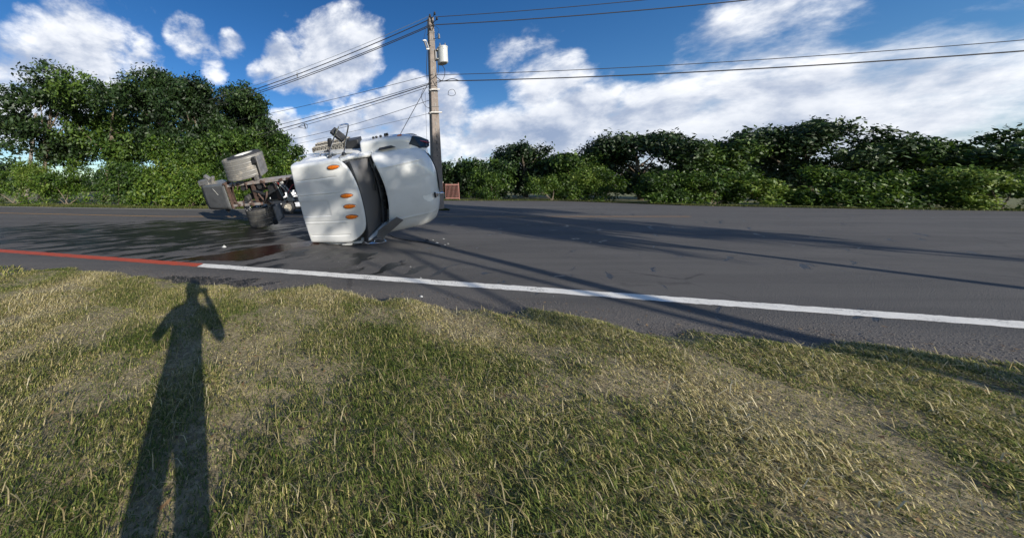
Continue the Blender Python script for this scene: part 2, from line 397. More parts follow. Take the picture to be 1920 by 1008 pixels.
def mk_asphalt():
    m = bpy.data.materials.new('asphalt'); m.use_nodes = True; t = NT(m.node_tree); p = t.n['Principled BSDF']
    oc = t.n.new('ShaderNodeTexCoord').outputs['Object']
    sx = t.n.new('ShaderNodeSeparateXYZ'); t.l.new(oc, sx.inputs[0]); X, Y = sx.outputs[0], sx.outputs[1]
    fine = t.noise(oc, 150, 3, .7); agg = t.voro(oc, 85); big = t.noise(oc, .8, 5, .6)
    base = t.mix(t.rng(fine, .3, .7), (.044, .041, .038, 1), (.112, .103, .094, 1))
    base = t.mix(t.rng(agg, .05, .0, 0, .6), base, (.24, .23, .21, 1))
    base = t.mix(t.rng(big, .35, .7, 0, .5), base, (.115, .106, .098, 1))
    al0 = t.mapping(oc, (.22, 1.6, 1), (0, 0, R(12.5)))
    trk = t.noise(al0, 1.1, 5, .6); base = t.mix(t.rng(trk, .38, .66, 0, .55), base, (.058, .055, .052, 1))
    ck = t.voro(t.mapping(oc, (1, 1, 1), (0, 0, .4)), .42, 'DISTANCE_TO_EDGE'); wobc = t.noise(oc, 3.2, 6, .7)
    cm = t.math('MULTIPLY', t.rng(t.math('ADD', ck, t.math('MULTIPLY', t.math('SUBTRACT', wobc, .5), .09)), .010, .002, 0, 1), t.rng(t.noise(oc, .35, 2), .5, .6))
    base = t.mix(t.math('MULTIPLY', t.math('ABSOLUTE', cm), .6), base, (.015, .014, .013, 1))
    al1 = t.mapping(oc, (.035, .75, 1), (0, 0, R(12.5))); base = t.mix(t.rng(t.noise(al1, 1.3, 4, .6, .3), .46, .60, 0, .5, True), base, (.112, .103, .093, 1))
    spk = t.noise(oc, 22, 3, .7); base = t.mix(t.rng(spk, .64, .72, 0, .45), base, (.17, .16, .145, 1))
    # grit by the verge
    N = t.math('ADD', t.math('MULTIPLY', X, .217), t.math('MULTIPLY', Y, .976))
    grit = t.math('MULTIPLY', t.rng(N, 4.75, 4.0, 0, 1, True), t.rng(t.noise(oc, 55, 5, .75), .42, .62))
    base = t.mix(t.math('MULTIPLY', grit, .6), base, (.20, .17, .14, 1))
    # liquid run off from the truck: long streaks fanning out to the lower left
    al = t.mapping(oc, (1, 1, 1), (0, 0, R(-36)))
    wob = t.noise(oc, 1.1, 4, .55)
    v2 = t.n.new('ShaderNodeSeparateXYZ'); t.l.new(al, v2.inputs[0])
    # bend: shift across-coordinate by low noise
    acr = t.math('ADD', v2.outputs[1], t.math('MULTIPLY', t.math('SUBTRACT', wob, .5), .5))
    cb = t.n.new('ShaderNodeCombineXYZ'); t.l.new(t.math('MULTIPLY', v2.outputs[0], .16), cb.inputs[0]); t.l.new(acr, cb.inputs[1])
    s1 = t.noise(cb.outputs[0], 3.2, 6, .62)
    s2 = t.noise(cb.outputs[0], 6.5, 4, .6)
    stv = t.math('ADD', t.math('MULTIPLY', s1, .66), t.math('MULTIPLY', s2, .34))
    # where the liquid reached
    def blob(cx, cy, rx, ry, k=1.0):
        dx = t.math('DIVIDE', t.math('SUBTRACT', X, cx), rx); dy = t.math('DIVIDE', t.math('SUBTRACT', Y, cy), ry)
        r2 = t.math('ADD', t.math('MULTIPLY', dx, dx), t.math('MULTIPLY', dy, dy))
        return t.rng(r2, 1.6, .15, 0, k, True)
    cover = blob(-4.3, 9.6, 4.6, 3.6)
    cover = t.math('MAXIMUM', cover, blob(-9.5, 9, 5, 3, .8))
    cover = t.math('MAXIMUM', cover, blob(-.4, 6.0, 1.8, 1.1, .72))
    cover = t.math('MAXIMUM', cover, blob(1.5, 5.2, 1.2, .5, .55))
    cover = t.math('MAXIMUM', cover, blob(-2.0, 4.5, 1.3, .4, .85))
    wet = t.rng(t.math('ADD', stv, t.math('MULTIPLY', cover, .175)), .612, .636, 0, 1, True)
    base = t.mix(t.math('MULTIPLY', wet, .95), base, (.008, .0075, .007, 1))
    t.l.new(base, p.inputs['Base Color'])
    t.l.new(t.rng(wet, 0, 1, .92, .36), p.inputs['Roughness'])
    bh = t.math('MULTIPLY', t.math('ADD', fine, agg), t.rng(wet, 0, 1, 1, .25))
    t.l.new(t.bump(bh, .6, .008), p.inputs['Normal'])
    # a faint cool bleaching far off to the right by the driveway
    return m
M['asphalt'] = mk_asphalt()


def mk_linepaint(name, col, wear=.5):
    m = bpy.data.materials.new(name); m.use_nodes = True; t = NT(m.node_tree); p = t.n['Principled BSDF']
    oc = t.n.new('ShaderNodeTexCoord').outputs['Object']
    a = t.mix(t.rng(t.noise(oc, 4, 5, .6), .35, .7), (*col, 1), tuple(c * .86 for c in col) + (1,))
    a = t.mix(t.rng(t.math('ADD', t.math('MULTIPLY', t.noise(oc, 38, 6, .7), .6), t.math('MULTIPLY', t.noise(oc, 3, 4, .7), .4)), .535, .60, 0, wear), a, (.10, .09, .085, 1))
    t.l.new(a, p.inputs['Base Color']); p.inputs['Roughness'].default_value = .7
    t.l.new(t.bump(t.noise(oc, 120, 3, .7), .5, .006), p.inputs['Normal'])
    return m
M['line_white'] = mk_linepaint('line_white', (.86, .82, .73), .7)
M['line_red'] = mk_linepaint('line_red', (.50, .075, .03), .6)
M['line_yellow'] = mk_linepaint('line_yellow', (.62, .30, .05), .9)

land = sheet('ground', [(-1500, -1500), (1500, -1500), (1500, 1500), (-1500, 1500)], -.06, M['land'])
far_edge = [(260, -30), (90, 8), (60, 14), (38, 18.5), (30, 22), (26, 29.2), (13.2, 29.6), (9.6, 22), (8.9, 18.6), (8.4, 17.6), (6.5, 17.9), (0, 18.6), (-10, 19.0), (-25, 21.3), (-60, 29), (-260, 74)]
near_edge = [rn(-265, EDGE_N), rn(265, EDGE_N)]
road = sheet('road', near_edge + far_edge, 0.0, M['asphalt'])


def strip(name, s0, s1, n0, n1, z, m, wob=.011, kind='structure', step=.07):
    b = MB(); k = max(2, int((s1 - s0) / step)); rows = []
    for i in range(k + 1):
        s = s0 + (s1 - s0) * i / k
        a, c = rn(s, n0 + random.uniform(-wob, wob)), rn(s, n1 + random.uniform(-wob, wob))
        rows.append([(a[0], a[1], z), (c[0], c[1], z)])
    b.grid(rows); o = b.build(name, m, smooth=0)
    prop(o, kind=kind); return o
strip('edge_line_white', -3.5, 60, LINE_N - .11, LINE_N + .11, .004, M['line_white'])
strip('edge_line_red', -22, -3.515, LINE_N - .11, LINE_N + .11, .004, M['line_red'])
# centre line, seen past the rear wheels: follows the far side
b = MB(); rows = []
for i in range(80):
    x = -40 + i * .75
    y = 14.1 + (.0 if x > -8 else (-(x + 8)) * .17)
    rows.append([(x, y - .06, .004), (x, y + .06, .004)])
b.grid(rows); prop(b.build('centre_line', M['line_yellow'], smooth=0), kind='structure')
b = MB(); rows = []
for i in range(60):
    x = -40 + i * .75
    y = 18.35 + (.0 if x > -10 else (-(x + 10)) * .17)
    rows.append([(x, y - .05, .004), (x, y + .05, .004)])
b.grid(rows); prop(b.build('far_edge_line', M['line_white'], smooth=0), kind='structure')

# reddish brown fluid puddle running from the cab to the edge line
def mk_fluid():
    m = bpy.data.materials.new('brown_fluid'); m.use_nodes = True; t = NT(m.node_tree); p = t.n['Principled BSDF']
    oc = t.n.new('ShaderNodeTexCoord').outputs['Object']
    c = t.mix(t.rng(t.noise(oc, 2.2, 5, .6), .4, .62), (.030, .007, .004, 1), (.016, .009, .005, 1))
    c = t.mix(t.rng(t.noise(oc, 14, 5, .7), .5, .75, 0, .6), c, (.07, .028, .018, 1))
    t.l.new(c, p.inputs['Base Color']); p.inputs['Roughness'].default_value = .24; p.inputs['Specular IOR Level'].default_value = .3
    t.l.new(t.bump(t.noise(oc, 40, 4, .6), .25, .006), p.inputs['Normal'])
    return m
M['fluid'] = mk_fluid()
top = [(318, 488.5), (335, 486.6), (352, 484), (380, 479.5), (410, 476.5), (440, 471), (470, 465.5), (500, 461), (530, 457.5), (560, 454), (590, 450)]
bot = [(600, 458), (585, 460.5), (560, 464), (535, 470), (510, 477), (490, 482), (470, 487), (440, 489.0), (400, 488.5), (370, 487.6), (345, 487.6), (325, 489.2)]
pl = []
outline = top + bot
for i in range(len(outline)):
    a = gnd(*outline[i]); c = gnd(*outline[(i + 1) % len(outline)])
    for k in range(8):
        q = a.lerp(c, k / 8); pl.append((q.x + random.uniform(-.018, .018), q.y + random.uniform(-.018, .018)))
b = MB(); b.add([(x, y, .0035) for x, y in pl], [tuple(range(len(pl)))])
pd = b.build('fluid_puddle', M['fluid'], smooth=0)
prop(pd, 'reddish brown puddle of leaked fluid streaking across the asphalt to the white line', 'puddle')


# near verge: lumpy soil that dips under the asphalt at an uneven rim
def vnoise(x, y, seed=0):
    """smooth value noise, numpy"""
    xi = np.floor(x).astype(int); yi = np.floor(y).astype(int); xf = x - xi; yf = y - yi
    u = xf * xf * (3 - 2 * xf); v = yf * yf * (3 - 2 * yf)
    def h(a, b):
        n = (a * 374761393 + b * 668265263 + seed * 1442695041) & 0xffffffff
        n = ((n ^ (n >> 13)) * 1274126177) & 0xffffffff
        return ((n ^ (n >> 16)) & 0xffff) / 65535.0
    return (h(xi, yi) * (1 - u) + h(xi + 1, yi) * u) * (1 - v) + (h(xi, yi + 1) * (1 - u) + h(xi + 1, yi + 1) * u) * v


def fbm(x, y, seed=0, o=4):
    r = 0; a = .5
    for i in range(o):
        r = r + a * vnoise(x * 2 ** i, y * 2 ** i, seed + i * 17); a *= .5
    return r


def verge_rim(s):
    # distance across the road at which the grass ends, along s
    base = 3.93 + .62 * (fbm(s * 1.1 + 50, s * 0 + 3.3, 5, 4) - .47) * 1.5 + .34 * (fbm(s * 4.3 + 5, s * 0 + 7.3, 15, 3) - .44)
    return base - .03 * np.clip(s, 0, 4) * 1.4


def verge_z(s, n):
    d = verge_rim(s) - n
    rise = np.clip(d / .35, -1, 1)
    bump = .075 * fbm(s * 1.7 + 9, n * 1.7 + 4, 3, 4) + .03 * fbm(s * 7, n * 7, 8, 2)
    return np.where(d > 0, rise * (.035 + bump), rise * .06 - .004)


ns = 620; nn = 110
s_ = np.linspace(-26, 34, ns); s_ = np.sign(s_) * np.abs(s_) ** 1.0
n_ = np.linspace(-6, 4.7, nn)
SS, NN = np.meshgrid(s_, n_, indexing='ij'); ZZ = verge_z(SS, NN)
XX = RD.x * SS + RN.x * NN; YY = RD.y * SS + RN.y * NN
vv = np.stack([XX, YY, ZZ], -1).reshape(-1, 3)
ii, jj = np.meshgrid(np.arange(ns - 1), np.arange(nn - 1), indexing='ij'); a = (ii * nn + jj).ravel()
ff = np.stack([a, a + nn, a + nn + 1, a + 1], -1)


def np_mesh(name, verts, faces, m, smooth=True, tint=None, kind=None, parent=None):
    me = bpy.data.meshes.new(name); nvf = faces.shape[1]
    me.vertices.add(len(verts)); me.vertices.foreach_set('co', verts.astype(np.float32).ravel())
    me.loops.add(faces.size); me.loops.foreach_set('vertex_index', faces.astype(np.int32).ravel())
    me.polygons.add(len(faces)); me.polygons.foreach_set('loop_start', np.arange(0, faces.size, nvf, dtype=np.int32))
    me.polygons.foreach_set('loop_total', np.full(len(faces), nvf, dtype=np.int32))
    if smooth: me.polygons.foreach_set('use_smooth', np.ones(len(faces), dtype=bool))
    me.update(calc_edges=True)
    if tint is not None:
        at_ = me.attributes.new('tint', 'FLOAT', 'FACE'); at_.data.foreach_set('value', tint.astype(np.float32))
    me.materials.append(m); o = bpy.data.objects.new(name, me); COL.objects.link(o)
    if kind: o['kind'] = kind
    if parent is not None: o.parent = parent
    return o


np_mesh('verge_soil', vv, ff, M['soil'], kind='structure')


def grass_blades(name, s, n, hmul, material, seed=1, zf=verge_z, lean=1.0, wid=.0035, straw=None):
    rg = np.random.default_rng(seed); N = len(s)
    z = zf(s, n); x = RD.x * s + RN.x * n; y = RD.y * s + RN.y * n
    h = hmul * rg.uniform(.5, 1.25, N); az = rg.uniform(0, 2 * np.pi, N); ln = lean * rg.uniform(.25, 1.5, N)
    dx, dy = np.cos(az), np.sin(az); tw = az + rg.uniform(1.1, 2.0, N); wx, wy = np.cos(tw), np.sin(tw); wd = wid * rg.uniform(.6, 1.5, N)
    b = np.stack([x, y, z - .004], -1)
    m_ = b + np.stack([dx * h * .35 * ln, dy * h * .35 * ln, h * .62], -1)
    t_ = b + np.stack([dx * h * 1.0 * ln, dy * h * 1.0 * ln, h * np.clip(1.05 - .42 * ln, .25, 1)], -1)
    wv = np.stack([wx * wd, wy * wd, wd * 0], -1)
    V = np.stack([b - wv, b + wv, m_ + wv * .8, m_ - wv * .8, t_], 1).reshape(-1, 3)
    k = np.arange(N) * 5
    q = np.stack([k, k + 1, k + 2, k + 3], -1); t = np.stack([k + 3, k + 2, k + 4, k + 4], -1)
    F = np.stack([q, t], 1).reshape(-1, 4)
    # triangles as degenerate quads are avoided: give the tip its own tiny width
    V = V.reshape(N, 5, 3); tip2 = V[:, 4] + wv * .12; V = np.concatenate([V, tip2[:, None]], 1).reshape(-1, 3); k = np.arange(N) * 6
    F = np.stack([np.stack([k, k + 1, k + 2, k + 3], -1), np.stack([k + 3, k + 2, k + 5, k + 4], -1)], 1).reshape(-1, 4)
    patch = fbm(s * 1.3, n * 1.3, 21, 3)
    tint = np.clip((patch - .16) * 1.5 + rg.normal(0, .28, N), 0, 1)
    return np_mesh(name, V, F, material, False, np.repeat(tint, 2), 'stuff')


# dense near the camera, thinning with distance
def sample_grass(N, s0, s1, n0, n1, seed, keep=None):
    rg = np.random.default_rng(seed); s = rg.uniform(s0, s1, N); n = rg.uniform(n0, n1, N)
    d = verge_rim(s) - n; c = fbm(s * 2.2 + 3, n * 2.2 + 8, 31, 3); c2 = fbm(s * 9, n * 9, 41, 2)
    p = np.clip((c - .20) * 5, .5, 1) * np.clip(.5 + c2 * 1.1, 0, 1)
    p = p * np.clip(.25 + d / .45, 0, 1)
    x = RD.x * s + RN.x * n; y = RD.y * s + RN.y * n
    vis = (y > .75) & (x < 2.9 * y + .5) & (x > -1.5 * y - .4)
    p = np.where(vis, p, p * .12)
    k = (d > -.02) & (rg.uniform(0, 1, N) < p)
    return s[k], n[k], c[k]
s, n, c = sample_grass(950000, -6, 8, -1.8, 4.4, 4)
grass_blades('verge_grass', s, n, .018 + .040 * np.clip((c - .25) * 2.2, 0, 1), M['grass'], 2, lean=1.2, wid=.0022)
s, n, c = sample_grass(60000, -26, -6, -1, 4.7, 5); grass_blades('verge_grass_far', s, n, .05 + .05 * c, M['grass'], 3, wid=.007)
# long dry runners lying over the lawn
rg = np.random.default_rng(12); s, n, c = sample_grass(15000, -5, 7, -1.5, 4.3, 14)
grass_blades('dry_straw', s, n, .065 + .05 * c, mk_leaf('straw', [(.30, .24, .11), (.44, .37, .2), (.55, .49, .32)], .2, .7), 9, lean=1.75, wid=.0022)

# loose gravel and leaf litter on the shoulder
rg = np.random.default_rng(77); N = 11000
s = rg.uniform(-5, 7, N); n = verge_rim(s) + np.abs(rg.normal(0, .30, N)) - .06
sz = rg.uniform(.003, .011, N); ph = rg.uniform(0, 6.28, N)
x = RD.x * s + RN.x * n; y = RD.y * s + RN.y * n; z = np.maximum(verge_z(s, n), 0)
base = np.stack([x, y, z], -1)
corners = []
for q in range(3):
    an = ph + q * 2.094; corners.append(base + np.stack([np.cos(an) * sz, np.sin(an) * sz * .8, -.001 + 0 * sz], -1))
topv = base + np.stack([rg.normal(0, .15, N) * sz, rg.normal(0, .15, N) * sz, sz * .8], -1)
V = np.stack(corners + [topv], 1).reshape(-1, 3); k = np.arange(N) * 4
F = np.stack([np.stack([k, k + 1, k + 3], -1), np.stack([k + 1, k + 2, k + 3], -1), np.stack([k + 2, k, k + 3], -1)], 1).reshape(-1, 3)
np_mesh('gravel', V, F, mat('gravel_stone', (.14, .125, .11), .9, 0, .5, 30), False, kind='stuff')


# ------------------------------------------------------------------ foliage
def leaves(name, clumps, N, size, m, parent, seed, shell=.55, tint_bias=0.0, flat=.85):
    """clumps: list of (centre, (rx,ry,rz)); leaves spread in each clump's outer part, in twig bunches"""
    rg = np.random.default_rng(seed)
    vol = np.array([max(.01, (c[1][0] * c[1][1] * c[1][2])) ** (2 / 3) for c in clumps]); pr = vol / vol.sum()
    nb = max(1, N // 14)
    ci = rg.choice(len(clumps), nb, p=pr)
    C = np.array([c[0] for c in clumps])[ci]; Rr = np.array([c[1] for c in clumps])[ci]
    d = rg.normal(0, 1, (nb, 3)); d /= np.linalg.norm(d, axis=1)[:, None]
    rad = shell + (1 - shell) * rg.uniform(0, 1, nb) ** .7 + rg.normal(0, .06, nb)
    bc = C + d * Rr * rad[:, None]
    # gather the twigs into sprays so that dark hollows open between them
    ns_ = max(6, len(clumps) * 13); sc_ = rg.choice(nb, min(ns_, nb), replace=False); cen = bc[sc_]
    near = np.array([cen[np.argmin(((cen - q) ** 2).sum(1))] for q in bc]) if nb * len(cen) < 4e6 else bc
    bc = bc + (near - bc) * rg.uniform(.25, .72, nb)[:, None]
    # leaves round each twig
    bi = np.repeat(np.arange(nb), 14); n = len(bi)
    p = bc[bi] + rg.normal(0, size * 1.25, (n, 3)) + d[bi] * rg.uniform(-1, 1, n)[:, None] * size * 1.2
    out = d[bi] * .6 + rg.normal(0, .55, (n, 3)); out[:, 2] += .25; out /= np.linalg.norm(out, axis=1)[:, None]
    t = rg.normal(0, 1, (n, 3)); t -= out * (t * out).sum(1)[:, None]; t /= np.linalg.norm(t, axis=1)[:, None]; t[:, 2] -= .25
    u = np.cross(out, t); sz = size * rg.uniform(.6, 1.4, n)[:, None]
    A = p - t * sz * .7; B = p + u * sz * .36 + out * sz * .06; Cc = p + t * sz * .8 - out * sz * .15; Dd = p - u * sz * .36 + out * sz * .06
    V = np.stack([A, B, Cc, Dd], 1).reshape(-1, 3); k = np.arange(n) * 4
    F = np.stack([k, k + 1, k + 2, k + 3], -1)
    ct = rg.uniform(-.22, .22, len(clumps))[ci]; tb = (rg.uniform(.1, .8, nb) + ct)[bi]; tint = np.clip(tb + rg.normal(0, .18, n) + tint_bias, 0, 1)
    return np_mesh(name, V, F, m, False, tint, parent=parent)


def tree(name, base, height, spread, N, leafm, seed, label, group, cat='tree', size=.2, crown_low=.3, nclump=26, trunk_r=.28, lean=(0, 0), crown_scale=(1, 1), shell=.5, density_gap=1.0, limbs=8):
    rg = random.Random(seed); root = empty(name, base, label, cat, group)
    b = MB(); hx, hy = lean
    fork = Vector((hx * .4, hy * .4, height * crown_low * .9))
    b.tube(bez([(0, 0, -.1), (rg.uniform(-.1, .1), rg.uniform(-.1, .1), fork.z * .5), fork, (hx * .8, hy * .8, height * .62), (hx, hy, height * .82)], 6),
           [trunk_r * (1.25 - 1.05 * i / 24) for i in range(25)], 10)
    clumps = []
    for i in range(nclump):
        u = rg.random(); zz = height * (crown_low + (1 - crown_low) * (u ** .8) * .88)
        prof = math.sin(math.pi * min(1, max(.08, (zz / height - crown_low * .75) / (1.08 - crown_low * .75)))) ** .6
        a = rg.uniform(0, 2 * math.pi); rr = spread * prof * math.sqrt(rg.random()) * .82
        k = rg.uniform(.7, 1.25) * spread * .30
        c = Vector((hx * zz / height + rr * math.cos(a) * crown_scale[0], hy * zz / height + rr * math.sin(a) * crown_scale[1], zz))
        clumps.append((tuple(c), (k, k, k * .72)))
    for i in range(limbs):
        c = Vector(clumps[i * nclump // limbs][0]); s0 = fork.lerp(Vector((hx, hy, height * .75)), rg.random() * .6)
        mid = s0.lerp(c, .5) + Vector((0, 0, -.25))
        b.tube(bez([s0, mid, c], 5), [trunk_r * .42 * (1 - .85 * j / 10) for j in range(11)], 6)
    b.build('trunk', M['bark'], root)
    leaves('crown', clumps, N, size, leafm, root, seed, shell, tint_bias=rg.uniform(-.2, .2))
    return root


# left: big dark trees behind, pale green vines and shrubs in front of them
def T(px, Y, top_py, *a, **k):
    p = at(px, 350, Y); h = at(px, top_py, Y).z
    return tree(a[0], (p.x, Y, -.05), h, *a[1:], **k)
big = 'tall dark trees beyond the road'
T(372, 27, 150, 'broadleaf_tree', 5.2, 30000, M['leaf_dark'], 11, 'tall dark green tree at the left with pale bare limbs low in its crown', big, size=.2, crown_low=.34, nclump=34)
T(418, 29, 146, 'broadleaf_tree', 4.6, 26000, M['leaf_dark'], 12, 'dark round-headed tree just right of the tall one, behind the power lines', big, size=.2, crown_low=.30, nclump=30)
T(470, 28, 172, 'broadleaf_tree', 4.2, 22000, M['leaf_dark'], 13, 'dark tree whose crown ends the tree line above the truck rear wheel', big, size=.2, crown_low=.28, nclump=28)
T(300, 28, 118, 'broadleaf_tree', 5.6, 22000, M['leaf_dark'], 14, 'dark tree left of the photographer shadow side, second from the left tree line end', big, size=.22, nclump=28)
T(200, 30, 150, 'broadleaf_tree', 6.0, 20000, M['leaf_mid'], 15, 'mid green tree in the left stretch of the tree line', big, size=.24, nclump=26)
T(80, 31, 135, 'broadleaf_tree', 6.5, 20000, M['leaf_dark'], 16, 'dark wide tree at the far left end of the tree line', big, size=.25, nclump=26)
T(500, 25, 236, 'small_tree', 3.0, 20000, M['leaf_mid'], 17, 'brighter green small tree in front of the dark trees, above the rear wheel', 'brighter small trees and shrubs', size=.16, crown_low=.15, nclump=22, trunk_r=.12)
T(432, 24, 240, 'small_tree', 3.2, 20000, M['leaf_mid'], 18, 'mid green small tree behind the upper rear wheel', 'brighter small trees and shrubs', size=.16, crown_low=.12, nclump=22, trunk_r=.12)
T(545, 25, 268, 'small_tree', 1.9, 9000, M['leaf_mid'], 19, 'thin wispy tree end against the clouds left of the cab', 'brighter small trees and shrubs', size=.14, crown_low=.1, nclump=16, trunk_r=.08, shell=.2)
T(368, 24, 255, 'small_tree', 3.0, 16000, M['leaf_mid'], 20, 'mid green small tree at the left behind the rear deck plate', 'brighter small trees and shrubs', size=.16, crown_low=.1, nclump=20, trunk_r=.1)


def shrub(px, Y, top_py, w_, N, m, seed, label, size=.12, group='vine covered shrubs along the far verge', name='vine_shrub'):
    p = at(px, 350, Y); h = max(.6, at(px, top_py, Y).z); rg = random.Random(seed)
    root = empty(name, (p.x, Y, -.05), label, 'shrub', group)
    cl = []
    for i in range(14):
        z = h * rg.uniform(.12, .86); k = rg.uniform(.45, .8) * min(h, w_) * .36
        sp = w_ * .5 * (1 - .55 * (z / h) ** 2)
        cl.append(((rg.uniform(-sp, sp), rg.uniform(-1.1, 1.1) + .8 * z / h, z), (k * 1.15, k, k * .9)))
    b = MB()
    for i in range(5):
        c = Vector(cl[i][0]); b.tube([(rg.uniform(-.2, .2), 0, -.02), c * .5 + Vector((.1, 0, 0)), c], [.035, .025, .012], 5)
    b.build('stem', M['bark'], root); leaves('foliage', cl, N, size, m, root, seed, .45, tint_bias=rg.uniform(-.3, .22))
    return root
sh = [(30, 24.5, 300, 5.5), (130, 24, 285, 5.5), (225, 23, 300, 5), (300, 21.8, 290, 4.2), (358, 21.2, 312, 3.2), (392, 21.4, 290, 3.2), (425, 21.0, 322, 2.6), (455, 21.3, 296, 3.0), (490, 21.1, 305, 3.0), (522, 21.4, 296, 2.8), (552, 21.6, 300, 2.4), (585, 21.6, 322, 2.6)]
tx = ['at the far left frame edge', 'under the second tree from the left', 'below the mid green tree at the left', 'just left of the photographer shadow', 'beside the left rear deck plate', 'behind the rear deck plate', 'seen through the gap left of the frame rails', 'behind the upper rear wheel', 'above the truck frame rail', 'behind the frame rail, near the cab', 'touching the rear roof corner of the cab', 'mostly hidden behind the cab roof']
for i, (px, Y, tp, w_) in enumerate(sh):
    shrub(px, Y, tp + (i * 37 % 23) - 8, w_, 9000, M['leaf_mid'] if i % 3 == 2 else M['leaf_vine'], 100 + i, 'green vine covered shrub ' + tx[i], .10 + .02 * (i % 4))
for i, (px, Y, tp, w_) in enumerate([(375, 23, 268, 3.6), (440, 23, 262, 3.6), (505, 23.4, 262, 3.4), (310, 24, 250, 4.5)]):
    shrub(px, Y, tp, w_, 10000, M['leaf_vine'], 140 + i, 'taller yellow green shrub ' + ['left of the upper rear wheel', 'right behind the upper rear wheel', 'between the rear wheel and the cab', 'left of all the truck parts'][i], .14)

# right: hedge and trees behind the red railings
rt = 'trees behind the red railings'
T(846, 40, 306, 'broadleaf_tree', 3.8, 14000, M['leaf_dark'], 31, 'dark tree just right of the utility pole, behind the red railings', rt, size=.24, crown_low=.1, nclump=22)
T(905, 38, 300, 'broadleaf_tree', 4.2, 14000, M['leaf_mid'], 32, 'mid green tree directly behind the red railings', rt, size=.24, crown_low=.1, nclump=22)
T(985, 40, 262, 'broadleaf_tree', 5.2, 16000, M['leaf_dark'], 33, 'taller dark tree just right of the red railings', rt, size=.26, crown_low=.15, nclump=24)
T(1080, 36, 288, 'broadleaf_tree', 4.2, 14000, M['leaf_mid'], 34, 'mid green tree second to the right of the red railings', rt, size=.24, crown_low=.12, nclump=22)
T(1200, 32, 240, 'broadleaf_tree', 5.0, 20000, M['leaf_dark'], 35, 'large dark tree third to the right of the red railings', rt, size=.24, crown_low=.18, nclump=26)
T(1340, 30, 268, 'broadleaf_tree', 4.2, 18000, M['leaf_mid'], 36, 'mid green tree right of the railings, over the far verge', rt, size=.22, crown_low=.15, nclump=24)
T(1520, 28, 225, 'broadleaf_tree', 5.0, 20000, M['leaf_dark'], 37, 'large dark tree over the right stretch of the road', rt, size=.22, crown_low=.2, nclump=26)
T(1760, 25, 250, 'broadleaf_tree', 4.6, 20000, M['leaf_mid'], 38, 'mid green tree at the far right of the frame', rt, size=.22, crown_low=.15, nclump=26)
for i, (px, Y, tp, w_) in enumerate([(925, 31.2, 318, 4.2), (1035, 29.5, 326, 4.2), (1120, 29.2, 310, 4.6), (1240, 24.5, 322, 4), (1330, 24, 318, 4), (1440, 22.5, 322, 4.2), (1560, 21, 312, 4.4), (1700, 19.5, 318, 4.4), (1860, 18, 310, 4.4)]):
    shrub(px, Y, tp, w_, 8000, M['leaf_vine'], 160 + i, 'green roadside shrub, ' + ['first', 'second', 'third', 'fourth', 'fifth', 'sixth', 'seventh', 'eighth', 'last'][i] + ' to the right of the red railings', .13, 'roadside shrubs right of the railings', 'roadside_shrub')

# far wooded ridge closing the horizon
rg = np.random.default_rng(5); cl = []
for i in range(150):
    a = R(-75 + 150 * i / 149); d_ = 120 + rg.uniform(-10, 10); h = 5 + 3 * math.sin(i * .35) + rg.uniform(0, 2)
    cl.append(((math.sin(a) * d_, math.cos(a) * d_, h * .45), (5.5, 5.5, h * .62)))
fw = leaves('far_wood', cl, 60000, .75, M['leaf_dark'], None, 55, .4)
prop(fw, kind='stuff')
# grass strip on the far side
b = []
rg = np.random.default_rng(6)
def far_strip(xs, ys, N, seed, hh=.12, depth=1.6):
    rg = np.random.default_rng(seed); t = rg.uniform(0, len(xs) - 1.001, N); i = t.astype(int); f = t - i
    x = xs[i] * (1 - f) + xs[i + 1] * f; y = ys[i] * (1 - f) + ys[i + 1] * f + rg.uniform(.05, 1, N) ** 1.5 * depth
    s = x * RD.x + y * RD.y; n = x * RN.x + y * RN.y
    return s, n
s, n = far_strip(np.array([-60., -25, -10, 0, 6.5, 8.4]), np.array([29., 21.3, 19.0, 18.6, 17.9, 17.6]), 42000, 71, depth=2.4)
grass_blades('far_verge_grass', s, n, .14, M['grassfar'], 8, zf=lambda s, n: 0 * s - .02, wid=.016)
s, n = far_strip(np.array([13.2, 26., 30, 38, 60]), np.array([29.6, 29.2, 22, 18.5, 14]), 26000, 72, depth=2.2)
grass_blades('driveway_grass', s, n, .16, M['grassfar'], 8, zf=lambda s, n: 0 * s - .02, wid=.018)


# ------------------------------------------------------------------ red railings and gate at the right
rail_root = empty('iron_railings', (14.2, 30.4, 0), 'rust red iron railings with a square gate post, right of the utility pole', 'railings')
b = MB(); b.box((-.35, 0, 1.05), (.16, .16, 2.1)); b.build('gate_post', M['redfence'], rail_root, bevel=.01)
b = MB(); b.box((-.85, 0, 2.02), (1.1, .5, .10)); b.build('post_cap', M['wall'], rail_root, bevel=.01)
for z in (.25, 1.75):
    b = MB(); b.box((.75, 0, z), (1.5, .05, .07)); b.build('rail', M['redfence'], rail_root)
bar = None
for i in range(10):
    if bar is None:
        bb = MB(); bb.box((0, 0, 1.0), (.035, .035, 1.75)); bar = bb.build('bar', M['redfence'], rail_root); bar.location = (0, 0, 0)
    else:
        o = bar.copy(); COL.objects.link(o); o.location = (i * .15, 0, 0)
for i in range(1):
    b = MB(); b.box((1.52 + i * 2.98 + .02, .09, 1.0), (.10, .10, 2.0)); b.build('post', M['redfence'], rail_root, bevel=.008)


